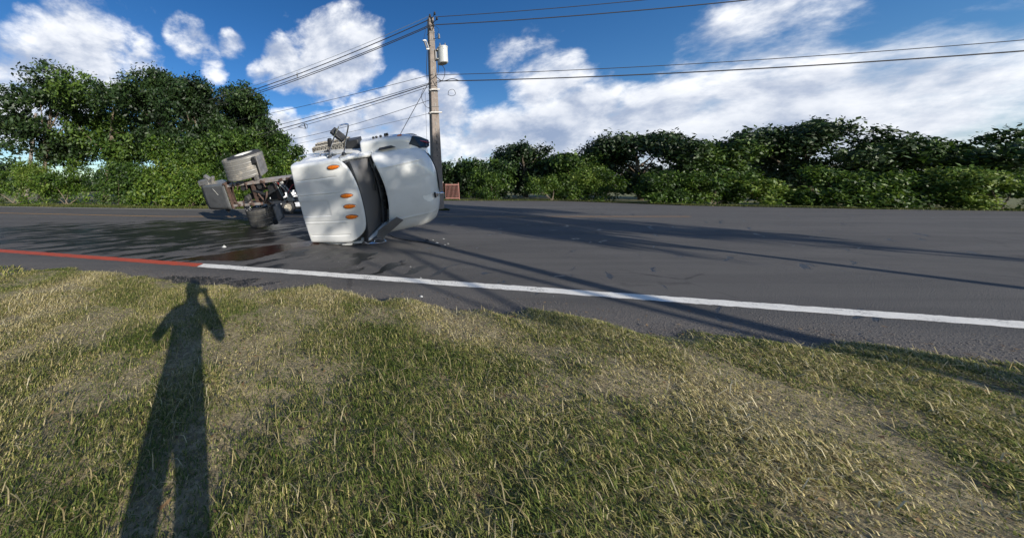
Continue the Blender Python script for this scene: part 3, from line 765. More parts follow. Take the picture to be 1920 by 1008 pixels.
# ------------------------------------------------------------------ utility pole with its hardware
PX, PY = 7.84, 18.0
pole = empty('utility_pole', (PX, PY, 0), 'tall square weathered concrete utility pole standing behind the truck hood', 'utility pole')
H = 13.55
b = MB(); rows = []
NP = 24
for i in range(NP + 1):
    t = i / NP; z = H * t; hw = .33 - .155 * t; hd = .26 - .10 * t; dx = .085 * t
    ch = .035
    rows.append([(dx - hw + ch, -hd, z), (dx + hw - ch, -hd, z), (dx + hw, -hd + ch, z), (dx + hw, hd - ch, z), (dx + hw - ch, hd, z), (dx - hw + ch, hd, z), (dx - hw, hd - ch, z), (dx - hw, -hd + ch, z), (dx - hw + ch, -hd, z)])
b.grid(rows); b.add([rows[-1][k] for k in range(8)], [tuple(range(8))]); b.build('shaft', M['concrete'], pole, smooth=20)
for i in range(22):     # climbing slots cast into the face
    z = 3.6 + i * .44
    if random.random() < .2: continue
    t = z / H; hd = .26 - .10 * t
    b = MB(); b.box((.085 * t + random.uniform(-.01, .01), -hd - .001, z), (.05, .03, .21 if i % 3 else .07)); b.build('slot', M['black'], pole)
for z in (8.05, 7.0, 11.8, 12.4):
    t = z / H; hw = .33 - .155 * t; hd = .26 - .10 * t
    b = MB(); b.tube([(.085 * t - hw - .015, -hd - .015, z), (.085 * t + hw + .015, -hd - .015, z), (.085 * t + hw + .015, hd + .015, z), (.085 * t - hw - .015, hd + .015, z)], .022, 6, closed=True)
    b.build('band', M['ceramic'], pole)
for (z, ln_) in ((8.15, .62), (6.55, .78)):
    b = MB(); b.box((.04, -.33, z), (ln_, .09, .09)); b.build('bracket', M['steel'], pole, bevel=.01)
    b = MB(); b.box((-ln_ / 2 - .02, -.38, z - .07), (.14, .16, .12)); b.build('clamp', M['black'], pole, bevel=.01)
# head: stand-off arms with pin insulators
for i, (dx, dz) in enumerate(((-.22, -.15), (-.10, -.55), (.12, .02), (.26, -.35), (.0, -.85))):
    b = MB(); b.tube([(0.08, -.1, H - .2 + dz), (.08 + dx * .5, -.35, H - .12 + dz), (.08 + dx, -.45, H + dz)], .025, 6); b.build('pin_arm', M['black'], pole)
    b = MB(); prof = [(.0, 0), (.07, 0), (.085, .04), (.05, .07), (.075, .10), (.05, .14), (.06, .18), (.02, .24), (0, .24)]
    b.lathe(prof, 12, (.08 + dx, -.45, H + dz - .06), 'z', False); b.build('insulator', M['black'], pole)
# transformer
tr = empty('pole_transformer', (PX + .70, PY - .25, 10.6), 'pale grey cylindrical transformer hung on the right of the pole', 'transformer')
b = MB(); b.lathe([(0, -.58), (.29, -.58), (.335, -.54), (.34, .50), (.36, .52), (.36, .58), (.30, .64), (.12, .68), (0, .68)], 28, (0, 0, 0), 'z', False); b.build('tank', M['xfmr'], tr)
for sx in (-.2, .16):
    b = MB(); b.lathe([(0, 0), (.05, 0), (.07, .05), (.04, .08), (.065, .12), (.035, .16), (.02, .26), (0, .26)], 10, (sx, -.12, .62), 'z', False); b.build('bushing', M['ceramic'], tr)
b = MB(); b.box((-.37, .03, .42), (.12, .26, .10)); b.box((-.37, .03, -.25), (.12, .26, .10)); b.box((-.45, .05, .08), (.10, .12, .8)); b.build('mount', M['black'], tr, bevel=.01)
b = MB(); b.box((.0, -.345, .40), (.16, .02, .10)); b.build('lug', M['ceramic'], tr)
b = MB(); b.box((.33, .0, .5), (.06, .1, .1)); b.build('lug', M['ceramic'], tr)
# cut-out fuse on the left, small arrester on the right
c = Vector((PX - .47, PY - .35, 11.35))
fz = empty('cutout_fuse', c, 'tilted grey cut-out fuse left of the pole top', 'fuse')
b = MB(); b.tube([(.16, .1, -.02), (.46, .2, .05)], .025, 6); b.build('arm', M['black'], fz)
b = MB(); b.tube([(-.1, 0, .30), (.08, 0, -.30)], .055, 8); b.build('barrel', M['ceramic'], fz)
b = MB(); b.tube([(.02, -.02, .34), (.2, -.02, -.26)], .03, 8); b.box((-.1, 0, .32), (.2, .08, .08)); b.box((.12, 0, -.31), (.2, .08, .08)); b.build('fuse_tube', M['whitegrey'], fz)
c = Vector((PX + .5, PY - .3, 12.0))
ar = empty('surge_arrester', c, 'small grey arrester on a short arm right of the pole, above the transformer', 'arrester')
b = MB(); b.lathe([(0, -.16), (.06, -.16), (.08, -.1), (.05, -.05), (.08, 0), (.05, .05), (.07, .1), (.03, .2), (0, .2)], 10, (0, 0, 0), 'z', False); b.build('stack', M['ceramic'], ar)
b = MB(); b.tube([(0, 0, -.1), (-.35, .1, -.12)], .02, 6); b.build('arm', M['black'], ar)

# next pole along, among the trees at the far left
p2 = Vector((-48, 44, 0))
pole2 = empty('utility_pole', p2, 'distant utility pole among the trees at the far left', 'utility pole')
b = MB(); b.tube([(0, 0, 0), (0, 0, 13.8)], [.3, .18], 8); b.build('shaft', M['concrete'], pole2)
pole3p = Vector((62, 4.5, 0))
pole3 = empty('utility_pole', pole3p, 'utility pole far along the road to the right', 'utility pole')
b = MB(); b.tube([(0, 0, 0), (0, 0, 13.8)], [.3, .18], 8); b.build('shaft', M['concrete'], pole3)


def wire(a, c, sag, r, label, m='wire', n=36, group='overhead wires on the pole line', name='overhead_wire'):
    a = Vector(a); c = Vector(c); pts = []
    for i in range(n + 1):
        t = i / n; p = a.lerp(c, t); p.z -= 4 * sag * t * (1 - t); pts.append(p - a)
    b = MB(); b.tube(pts, r, 6)
    return prop(b.build(name, M[m], loc=a, fix=False), label, 'wire', group)
P0 = Vector((PX, PY, 0))
L_, Rt = p2, pole3p
ww = [((-.15, -.5, 13.40), (0, 0, 13.0), 3.2, .016, 'thin upper wire of the top bundle, left of the pole', 'wiregrey'),
      ((-.20, -.45, 13.15), (0, 0, 12.8), 3.4, .034, 'topmost thick black cable of the bundle, left of the pole', 'wire'),
      ((-.10, -.45, 12.78), (0, -.4, 12.55), 3.35, .030, 'second black cable of the top bundle, left of the pole', 'wire'),
      ((.05, -.55, 12.70), (0, .4, 12.4), 3.35, .030, 'lowest black cable of the top bundle, left of the pole', 'wire'),
      ((0, -.3, 9.25), (0, 0, 9.0), 1.6, .018, 'lone thin wire below the top bundle, left of the pole', 'wire'),
      ((-.2, -.4, 8.55), (0, 0, 5.2), 2.1, .034, 'thick low communication cable above the mirror, left of the pole', 'wire'),
      ((-.2, -.45, 8.62), (0, -.5, 6.0), 1.9, .020, 'thin wire just above the thick low cable', 'wire'),
      ((-.2, -.5, 8.35), (0, .5, 4.6), 2.1, .020, 'thin wire just below the thick low cable', 'wire'),
      ]
for a, c, sg, r, lb, m in ww:
    wire(P0 + Vector(a), L_ + Vector(c), sg, r, lb, m)
wr = [((.2, -.45, 13.35), (0, 0, 14.8), 1.6, .022, 'upper black cable leaving the pole to the right', 'wire'),
      ((.25, -.4, 12.8), (0, 0, 14.0), 1.6, .03, 'lower thick black cable leaving the pole to the right', 'wire'),
      ((.2, -.3, 9.2), (0, 0, 9.8), 1.2, .02, 'thin wire leaving the pole to the right below the transformer', 'wire'),
      ((.2, -.3, 8.75), (0, 0, 9.2), 1.2, .034, 'thick communication cable leaving the pole to the right', 'wire')]
for a, c, sg, r, lb, m in wr:
    wire(P0 + Vector(a), Rt + Vector(c), sg, r, lb, m)
# service drops crossing from behind
wire(at(352, 311, 40), at(808, 212, 17.6), .2, .014, 'thin pale service wire crossing behind the mirror up to the right', 'wiregrey')
wire(at(808, 187, 17.6), at(352, 270, 38), 1.5, .018, 'slack wire bowing below the communication cables', 'wire')
wire(P0 + Vector((-.15, -.3, 9.0)), Vector((2.5, 17.4, .0)), -.05, .022, 'slanting black guy wire running down left of the pole', 'wire', 8, None, 'guy_wire')
wire(P0 + Vector((-.55, -.1, 8.0)), P0 + Vector((-.62, -.1, 0.0)), 0, .010, 'hair-thin vertical ground wire left of the pole', 'wiregrey', 8, None, 'ground_wire')
# jumpers and slack loops at the pole
jl = 'slack jumper cable looping beside the pole'
def loop(pts, r, label, name='jumper_cable'):
    p0 = Vector(pts[0]); b = MB(); b.tube([q - p0 for q in bez(pts, 10)], r, 6)
    return prop(b.build(name, M['wire'], loc=p0), label, 'cable')
loop([at(822, 122, 17.7), at(821, 138, 17.6), at(812, 146, 17.6), at(806, 152, 17.7)], .018, 'short black jumper hanging from the transformer to the pole')
loop([at(826, 118, 17.7), at(834, 132, 17.5), at(830, 150, 17.5), at(815, 158, 17.6)], .018, 'longer black jumper bowing right below the transformer')
loop([at(795, 165, 17.6), at(790, 180, 17.6), at(797, 198, 17.6), at(805, 203, 17.7)], .014, 'thin cable loop hanging left of the pole')
loop([at(800, 45, 17.6), at(797, 62, 17.4), at(794, 76, 17.5)], .012, 'thin lead from the pole top down to the cut-out fuse')
loop([at(815, 48, 17.6), at(823, 56, 17.4), at(818, 68, 17.6)], .012, 'thin lead from the pole top down to the arrester')
loop([at(801, 95, 17.6), at(800, 125, 17.5), at(801, 150, 17.6)], .02, 'dark vertical lead on the left face of the pole')
loop([at(818, 145, 17.5), at(830, 152, 17.3), at(848, 148, 17.0), at(862, 152, 16.8)], .025, 'heavy bundle of cable bowing right of the pole')
loop([at(840, 178, 17.2), at(842, 170, 17.1), at(850, 168, 17.0), at(854, 176, 17.0), at(848, 180, 17.1), at(840, 178, 17.2)], .014, 'small cable coil hanging on the right-hand wires')
# slack-cable storage bracket hanging on the low cable
c0 = at(568, 237, 22.0)
sb = empty('cable_storage_bracket', c0, 'small black triangular cable bracket hanging from the low wires', 'bracket')
b = MB(); b.tube(bez([(-.42, 0, -.06), (.05, 0, .22), (.30, 0, .2), (.38, 0, .0), (.25, 0, -.18), (-.42, 0, -.06)], 8), .02, 6); b.build('cable_loop', M['wire'], sb)
b = MB(); b.tube([(.1, 0, .24), (.22, 0, -.17)], .05, 6); b.build('spreader', M['black'], sb)
c0 = at(557, 141, 22.3)
spb = MB(); spb.tube([(0, 0, .22), (.03, 0, -.22)], .05, 6); prop(spb.build('wire_spacer', M['ceramic'], loc=c0), 'small pale spacer clamped across the top cable bundle', 'spacer')


# ------------------------------------------------------------------ the overturned truck
F = Vector((.880, -.467, .088)).normalized(); L = Vector((-.249, -.295, .922)); L = (L - F * L.dot(F)).normalized(); U = F.cross(L).normalized()
ROOF_C = Vector((-.49, 7.2, 1.05))       # rear roof centre, truck local (0,0,2.7)
org = ROOF_C - U * 2.7
truck = empty('truck', (0, 0, 0), 'white day cab semi truck tractor lying on its side across the road, roof towards us', 'truck')
L = L * 1.06
truck.matrix_world = Matrix(((F.x, L.x, U.x, org.x), (F.y, L.y, U.y, org.y), (F.z, L.z, U.z, org.z), (0, 0, 0, 1)))

# roof: crowned panel, front rim bowed, seams pressed in, edges rolled down
def roof_front(y): return 1.62 - .24 * abs(y / 1.08) ** 2.4 - .42 * (max(0, -y - .50) / .5) ** 2.6 - .10 * (max(0, y - .85) / .3) ** 2
def seam(v, c, w_=.012): return math.exp(-((v - c) / w_) ** 2)
def roof_z(x, y):
    a = abs(y)
    z = 2.70 - .05 * (y / 1.0) ** 2 - .10 * max(0, (x - .75) / .85) ** 2
    z -= .012 * sum(seam(a, c, .011) for c in (.74,)) * (1 if .06 < x < 1.18 else 0)
    z += .008 * seam(a, .38, .02) * (1 if x < 1.2 else 0)
    z -= .010 * seam(a, .352, .009) * (1 if x < 1.2 else 0)
    if a < .21 and x < .82: z -= .012
    return z
b = MB(); rows = []
ys = sorted(set([round(-.87 + 1.92 * i / 96, 4) for i in range(97)] + [.2, .212, -.2, -.212, .74, -.74, .38, -.38, .352, -.352]))
nx = 56
for y in [None] * 0 + ys:
    rows.append([(x, y, roof_z(x, y)) for x in [roof_front(y) * i / nx for i in range(nx + 1)]])
# rolled side rims
def rim_rows(sgn):
    out = []
    for k in range(1, 9):
        yb, rk = (.87, .14) if sgn < 0 else (1.05, .09); a = R(90) * k / 8; y = sgn * (yb + rk * math.sin(a)); dz = -rk * (1 - math.cos(a))
        out.append([(x, y, roof_z(x, yb) + dz) for x in [roof_front(y) * i / nx for i in range(nx + 1)]])
    for dz in (-.28, -.36):
        out.append([(x, sgn * (yb + rk + .004), roof_z(x, yb) + dz) for x in [roof_front(sgn * (yb + rk)) * i / nx for i in range(nx + 1)]])
    return out
rows = list(reversed(rim_rows(-1))) + rows + rim_rows(1)
# front and rear lips folded down
full = []
for r_ in rows:
    p0 = Vector(r_[0]); p1 = Vector(r_[-1])
    full.append([(p0.x - .03, p0.y, p0.z - .30), (p0.x - .035, p0.y, p0.z - .05), (p0.x - .025, p0.y, p0.z - .015)] + r_ + [(p1.x + .035, p1.y, p1.z - .02), (p1.x + .045, p1.y, p1.z - .055), (p1.x + .02, p1.y, p1.z - .09), (p1.x - .12, p1.y, p1.z - .10)])
b.grid(full)
roof = b.build('roof', M['paint'], truck, smooth=50)
# marker lights
def marker(x, y, m='amber'):
    b = MB(); n = 16; z0 = roof_z(x, y); rings = []
    for (k, h) in ((1.0, 0), (1.0, .016), (.86, .034), (.5, .043), (.0, .045)):
        ring = []
        for i in range(n):
            a = 2 * math.pi * i / n; px = math.cos(a); py = math.sin(a) * (.048 if math.cos(a) < 0 else .048 - .022 * math.cos(a))
            px = math.copysign(abs(px) ** .75, px) * .155
            ring.append((px * k, py * k, h))
        ring.append(ring[0]); rings.append(ring)
    b.grid(rings); o = b.build('marker_light', M[m], truck, smooth=40); o.location = (x, y, z0 + .006); o.rotation_euler = (0, R(4), 0)
    b = MB(); b.prism([(.17 * math.copysign(abs(math.cos(a)) ** .75, math.cos(a)), (.057 if math.cos(a) < 0 else .057 - .024 * math.cos(a)) * math.sin(a)) for a in [2 * math.pi * i / 16 for i in range(16)]], .014, lambda p, q, c: (p, q, c - .006))
    g = b.build('gasket', M['steel'], o); return o
for (x, y) in ((1.36, .0), (1.35, .265), (1.35, -.265), (1.18, .97)): marker(x, y)
o = marker(1.05, -.93, 'scrap'); o['label'] = 'pale broken marker light at the roof edge on the ground'; o.rotation_euler = (R(55), R(4), 0)
o.location = (1.0, -1.01, 2.60)
# crumpled gutter strip on the lower rim
b = MB(); b.tube([(.0, -1.09, 2.55), (.25, -1.10, 2.58), (.45, -1.115, 2.60), (.62, -1.10, 2.57), (1.0, -1.09, 2.53), (1.3, -1.08, 2.50)], [.015, .03, .035, .02, .015, .01], 6); b.build('drip_rail', M['chrome'], truck)

# cab sides with window openings, rear wall, floor
def wall_with_hole(name, outer, hole, frame, thick, m):
    b = MB(); n = len(outer); assert len(hole) == n
    rows = [[frame(*p, 0) for p in outer + outer[:1]], [frame(*p, 0) for p in hole + hole[:1]], [frame(*p, thick) for p in hole + hole[:1]], [frame(*p, thick) for p in outer + outer[:1]], [frame(*p, 0) for p in outer + outer[:1]]]
    b.grid(rows); return b.build(name, m, truck, smooth=30, bevel=.006)
outer = [(0, .85), (0, 2.45), (.2, 2.52), (1.34, 2.46), (1.74, 1.86), (1.74, .85)]
hole = [(.62, 1.72), (.62, 2.18), (.70, 2.32), (1.18, 2.30), (1.44, 1.90), (1.44, 1.72)]
for sgn in (1, -1):
    fr = lambda x, z, c, s=sgn: (x, s * (1.13 - c - .03 * max(0, z - 1.8) - .34 * max(0, x - 1.25)), z)
    o = wall_with_hole('cab_side', outer, hole, fr, .06, M['paint'])
    b = MB(); b.prism(hole, .01, lambda x, z, c, s=sgn: (x, s * (1.085 + c - .34 * max(0, x - 1.25)), z)); b.build('side_window', M['carglass'], truck)
    # door shut line, handle, grab rail
    b = MB(); b.tube([(.48, sgn * 1.13, .95), (.48, sgn * 1.12, 2.30), (.60, sgn * 1.115, 2.42), (1.25, sgn * 1.115, 2.40), (1.6, sgn * 1.01, 1.95), (1.6, sgn * 1.01, .95), (.48, sgn * 1.13, .95)], .006, 5); b.build('door_seal', M['black'], truck)
    b = MB(); b.box((.60, sgn * 1.15, 1.52), (.20, .04, .05)); b.build('door_handle', M['black'], truck, bevel=.01)
b = MB(); b.box((-.0, 0, 1.66), (.06, 2.14, 1.6)); b.build('rear_wall', M['paint'], truck, bevel=.02)
b = MB(); b.box((-.035, 0, 1.98), (.03, 1.1, .42)); b.build('rear_window', M['carglass'], truck)
b = MB(); b.box((.93, 0, .84), (1.86, 2.1, .08)); b.build('floor', M['dark'], truck)
# interior
b = MB(); b.box((1.50, 0, 1.62), (.42, 1.8, .30)); b.box((1.32, -.1, 1.68), (.1, 1.6, .2)); b.build('dashboard', M['trimgrey'], truck, bevel=.04)
for sy in (.55, -.55):
    b = MB(); b.box((.65, sy, 1.2), (.52, .52, .16)); b.box((.32, sy, 1.62), (.16, .5, .8)); b.box((.33, sy, 2.1), (.1, .28, .2)); b.build('seat', M['dark'], truck, bevel=.04)
b = MB(); b.tube([(1.12 + .1 * math.cos(a) * 0 + .09 * math.sin(a), .55 + .22 * math.cos(a), 1.86 + .2 * math.sin(a)) for a in [2 * math.pi * i / 20 for i in range(20)]], .016, 6, closed=True); b.tube([(1.12, .55, 1.86), (1.32, .55, 1.66)], .03, 6); b.build('steering_wheel', M['black'], truck)
# windscreen, pillars, header shade, cowl
def wpt(u, v):      # u across -1..1, v 0 header .. 1 cowl
    x = 1.44 + .35 * v + (.11 * (1 - abs(u) ** 2.2)); z = 2.50 - .70 * v; y = u * (1.03 - .12 * v); return (x, y, z)
b = MB(); b.grid([[wpt(-1 + 2 * j / 24, i / 10) for j in range(25)] for i in range(11)]); b.build('windscreen', M['glass'], truck, smooth=60, solid=.008)
for sgn in (1, -1):
    b = MB(); b.tube([(1.34, sgn * (1.085 if sgn > 0 else .99), 2.53 if sgn > 0 else 2.42), (1.52, sgn * 1.06, 2.30), (1.70, sgn * 1.0, 2.04), (1.86, sgn * .95, 1.76)], [.05, .045, .05, .07], 8); b.build('pillar', M['paint'], truck)
b = MB(); b.tube([tuple(Vector(wpt(-1 + 2 * j / 24, 1)) + Vector((.03, 0, -.02))) for j in range(25)], .028, 6)
b.build('windscreen_seal', M['trimgrey'], truck)
b = MB(); b.tube([tuple(Vector(wpt(-.97 + 1.94 * j / 24, 0)) + Vector((.05, 0, -.03))) for j in range(25)], .06, 6); b.build('header_seal_shade', M['black'], truck)  # black seal, thickened to stand in for shade under the roof overhang
b = MB(); rows = []
for i in range(5):
    t = i / 4; rows.append([(1.81 + .12 * (1 - abs(u) ** 2.2) + .08 * t, u * .95, 1.76 - .10 * t) for u in [-1 + 2 * j / 24 for j in range(25)]])
b.grid(rows); b.build('cowl_panel', M['trimgrey'], truck, solid=.02, smooth=50)
for j in range(9):
    u = -.8 + .2 * j; b = MB(); b.box((1.86 + .12 * (1 - abs(u) ** 2.2), u * .95, 1.765), (.05, .12, .018)); b.build('cowl_vent', M['black'], truck)
for (y0, y1) in ((.75, .1), (-.05, -.75)):
    b = MB(); b.tube([(2.0, y0, 1.82), (1.93, y0 * .6 + y1 * .4, 1.96), (1.88, y1, 2.04)], .016, 6); b.build('wiper', M['black'], truck)
b = MB(); b.box((1.80, 0, 1.30), (.10, 1.8, .85)); b.build('firewall', M['dark'], truck)
# white inner rim of the cab front edge (door frame edge along the cowl side)
for sgn in (1, -1):
    b = MB(); b.tube([(1.88, sgn * .95, 1.74), (1.90, sgn * .96, 1.5), (1.84, sgn * .98, 1.0)], [.06, .05, .05], 8); b.build('cowl_side', M['paint'], truck)
# loose sun visor plate hanging at the lower pillar
b = MB(); rotm = Matrix.Rotation(R(18), 3, 'X') @ Matrix.Rotation(R(-12), 3, 'Y')
b.add([(1.74, -.98, 2.34), (1.83, -.78, 2.36), (2.32, -.52, 2.22), (2.44, -.66, 2.10), (1.80, -1.12, 2.20)], [(0, 1, 2, 3, 4)]); o = b.build('cowl_flap', M['trimgrey'], truck, smooth=0, solid=.02, bevel=.006); o['label'] = 'grey plastic flap bent out over the gap'
b = MB(); b.tube([(1.55, -1.10, 2.44), (1.85, -1.16, 2.30), (1.95, -1.14, 2.25)], .02, 6); b.tube([(1.55, -1.05, 2.42), (1.72, -1.02, 2.38), (1.90, -1.0, 2.34), (1.95, -1.14, 2.25)], .014, 6); b.build('broken_trim', M['chrome'], truck)

# hood assembly, tipped a little forward
HP = Vector((3.30, 0, .95)); HOPEN = R(9)
hood_w = lambda u: .965 - .03 * u - .10 * max(0, u - .55) ** 2 * 3
def hpt(u, t, grow=0.0):
    """u rear->nose, t angle 0..pi across"""
    c, s = math.cos(t), math.sin(t); e = 2 / 3.3
    wy = hood_w(u) + grow + (.19 * abs(c) if c < 0 else 0); y = wy * math.copysign(abs(c) ** e, c); zz = abs(s) ** e
    zt = 1.97 - .20 * u - .10 * u ** 3; zb = 1.36 - .30 * u
    nose = max(0, (u - .72) / .28); zt -= .30 * (1 - math.sqrt(max(0, 1 - nose ** 2)))
    z = zb + (zt + grow - zb) * zz
    q_ = abs(y / wy); x0 = 1.80 + .22 * (1 - q_ ** 2.0); x1 = 3.26 - (.30 if c > 0 else .22) * q_ ** (2.6 if c > 0 else 3.6)
    x = x0 + u ** .93 * (x1 - x0)
    # pressed crease lines
    z += .016 * math.exp(-((abs(y) - .66) / .018) ** 2) * (1 if .06 < u < .9 else 0)
    z -= .022 * math.exp(-((abs(y) - .24) / .012) ** 2) * (1 if .12 < u < .86 else 0)
    return Vector((x, y, z))
NU, NVv = 44, 110
tt = [math.pi * j / NVv for j in range(NVv + 1)]
b = MB(); rows = []
inner = [[hpt(0, t, -.045) + Vector((.06, 0, 0)) for t in tt], [hpt(0, t, -.04) + Vector((-.005, 0, 0)) for t in tt], [hpt(0, t, -.012) + Vector((-.012, 0, 0)) for t in tt]]
rows = inner + [[hpt(i / NU, t) for t in tt] for i in range(NU + 1)]
rows = [[p - HP for p in r_] for r_ in rows]
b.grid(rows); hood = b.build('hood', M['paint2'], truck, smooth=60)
hood.location = HP; hood.rotation_euler = (0, HOPEN, 0)
# dents on the nose
me = hood.data
for v in me.vertices:
    p = v.co + HP
    for (dx, dy, rr, am) in ((3.22, -.22, .14, .035), (3.05, -.30, .10, .018), (3.32, -.02, .10, .03)):
        q = ((p.x - dx) / rr) ** 2 + ((p.y - dy) / (rr * .8)) ** 2
        if q < 4: v.co.z -= am * math.exp(-q); v.co.x -= am * .4 * math.exp(-q)
# inner lining: black, seen in the gap
b = MB(); b.grid([[hpt(.03 + .9 * i / 10, t, -.07) - HP for t in tt[::4]] for i in range(11)]); b.build('hood_lining', M['dark'], hood, smooth=60)
# grille
b = MB(); b.grid([[Vector((hpt(1, t).x - .02, hpt(1, t).y * k, .75 + (hpt(1, t).z - .75) * k)) - HP for t in tt[::5]] for k in (1.0, .0)]); b.build('grille', M['black'], hood, smooth=20)
for k in range(7):
    b = MB(); z = .85 + k * .07; b.tube([Vector((3.28 - .28 * abs(q / .8) ** 2.6, q, z)) - HP for q in [-.75 + 1.5 * i / 12 for i in range(13)]], .014, 6); b.build('grille_bar', M['black'], hood)
# fenders
FEX = [(1.52, 1.36, 1.25, .58), (1.55, 1.38, 1.255, .60), (1.85, 1.42, 1.26, .72), (2.2, 1.46, 1.25, .86), (2.55, 1.47, 1.23, .98), (2.78, 1.42, 1.17, .98), (2.94, 1.32, 1.09, .80), (3.07, 1.18, .99, .62), (3.15, 1.02, .90, .55), (3.18, .84, .84, .52)]
for sgn in (1, -1):
    b = MB(); rows = []
    for (x, zt, yo, zb) in FEX:
        if sgn < 0: yo -= .24; zt -= .18; zb -= .1
        yo = max(yo, .80)
        ring = [(.60, zt + .14), (.78, zt + .07), (.93, zt + .02), (yo - .08, zt - .01), (yo - .02, zt - .05), (yo, zt - .13), (yo, zt - .26), (yo - .01, max(zb, zt - .6)), (yo - .09, max(zb, zt - .6) - .01)]
        rows.append([Vector((x, sgn * y, z)) - HP for y, z in ring])
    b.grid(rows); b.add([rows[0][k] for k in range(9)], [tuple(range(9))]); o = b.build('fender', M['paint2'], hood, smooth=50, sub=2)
    # headlight
    b = MB(); prof = [(3.00, 1.33, 1.12), (3.30, 1.10, .90)]
    kk = 1 if sgn > 0 else .80; q = [Vector((2.80, kk * sgn * .98, 1.415)), Vector((2.92, kk * sgn * 1.135, 1.30)), Vector((3.10, kk * sgn * 1.045, 1.12)), Vector((3.30, kk * sgn * .88, .92)), Vector((3.28, kk * sgn * .78, 1.14)), Vector((3.06, kk * sgn * .82, 1.32))]
    if sgn < 0: q = [p - Vector((.05, 0, .2)) for p in q]
    q = [p + Vector((-.055, sgn * .02, .03)) for p in q]
    b.add([p - HP for p in q] + [p - HP - Vector((.06, sgn * .05, .06)) for p in q], [tuple(range(6))] + [(i, (i + 1) % 6, 6 + (i + 1) % 6, 6 + i) for i in range(6)])
    o = b.build('headlight', M['carglass'], hood, smooth=0, bevel=.012)
    b = MB(); b.add([p - HP for p in [q[0].lerp(q[2], .5) + Vector((.012, 0, .012)), q[0].lerp(q[2], .62) + Vector((.012, 0, .012)), q[3].lerp(q[4], .35) + Vector((.012, 0, .012)), q[3].lerp(q[4], .5) + Vector((.012, 0, .012))]], [(0, 1, 2, 3)]); b.build('lamp_reflector', M['lamp_red'], o, smooth=0, solid=.006)
    # side intake slot between hood and fender
    b = MB(); b.prism([(2.17, 0), (2.22, .065), (2.52, .065), (2.62, 0)], .03, lambda x, z, c, s=sgn: Vector((x - .2, s * (1.0 + z * .8), 1.535 - z * .6 - .05 * (x - 2.2) + c)) - HP); b.build('side_vent', M['black'], hood)
# amber side repeater on the top of the fender, and dark vent studs
b = MB(); b.lathe([(0, 0), (.07, 0), (.06, .015), (.03, .025), (0, .028)], 16, (0, 0, 0), 'y', False); o = b.build('turn_lamp', M['amber'], hood, loc=Vector((2.55, 1.215, 1.30)) - HP)
for i, x in enumerate((1.90, 1.98, 2.09, 2.21, 2.26)):
    b = MB(); b.lathe([(0, 0), (.03, 0), (.035, .03), (.025, .05 + .02 * (i > 2)), (0, .055 + .02 * (i > 2))], 10, (0, 0, 0), 'y', False); b.build('vent_stud', M['black'], hood, loc=Vector((x, 1.255, 1.24)) - HP)
# bent chrome latch torn out at the nose
b = MB(); c = Vector((3.22, -.24, 1.66)) - HP
b.tube([c + Vector((-.10, .0, .02)), c + Vector((.02, .02, .05)), c + Vector((.10, .0, .03))], [.02, .03, .02], 6); b.box(tuple(c + Vector((-.06, 0, .03))), (.05, .09, .07)); b.box(tuple(c + Vector((.06, .01, .03))), (.05, .05, .06)); o = b.build('hood_emblem', M['chrome'], hood, bevel=.006); o['label'] = 'bent chrome ornament torn loose at the hood nose'
b = MB(); b.box(tuple(c + Vector((-.10, -.02, .015))), (.04, .12, .05)); b.build('latch_base', M['black'], hood, bevel=.005)

# engine bay behind the gap
b = MB(); b.box((2.55, 0, 1.15), (.9, .75, .6)); b.box((2.5, .1, 1.5), (.6, .3, .16)); b.tube([(2.3, .45, 1.2), (2.7, .5, 1.35), (3.0, .3, 1.2)], .06, 8); b.build('engine', M['copper'], truck, bevel=.03)
b = MB(); b.box((2.45, 0, .92), (1.4, 1.75, .05)); b.build('splash_tray', M['dark'], truck)
b = MB(); b.box((3.12, 0, 1.1), (.08, .9, .8)); b.build('radiator', M['dark'], truck)

# chassis rails and crossmembers
for sgn in (1, -1):
    b = MB()
    x0, x1, y0, z0, z1 = -4.25, 3.1, sgn * .43, .80, 1.06
    b.box(((x0 + x1) / 2, y0, (z0 + z1) / 2), (x1 - x0, .012, z1 - z0)); b.box(((x0 + x1) / 2, y0 - sgn * .04, z1 + .005), (x1 - x0, .09, .012)); b.box(((x0 + x1) / 2, y0 - sgn * .04, z0 - .005), (x1 - x0, .09, .012))
    b.build('frame_rail', M['rail'], truck)
for x in (-4.22, -3.0, -1.95, -1.0, .3):
    b = MB(); b.box((x, 0, .93), (.09, .84, .20)); b.box((x + .06, 0, 1.03), (.12, .84, .012)); b.build('crossmember', M['rust'], truck, bevel=.008)
b = MB(); b.box((-4.20, 0, .98), (.05, 1.02, .30)); b.box((-4.24, .5, 1.0), (.12, .06, .34)); b.build('end_beam', M['rust'], truck, bevel=.006)
for x in (-3.85, -3.6, -3.2, -2.4, -1.6, -1.3):   # brackets bolted along the rails
    for sgn in (1, -1):
        b = MB(); b.box((x, sgn * .39, 1.09), (random.uniform(.06, .2), random.uniform(.05, .1), .04), Matrix.Rotation(random.uniform(-.6, .6), 3, 'Z')); b.tube([(x, sgn * .36, 1.08), (x + random.uniform(-.15, .15), sgn * .2, 1.12)], .022, 6); b.build('bracket', M['rust'], truck, bevel=.008)
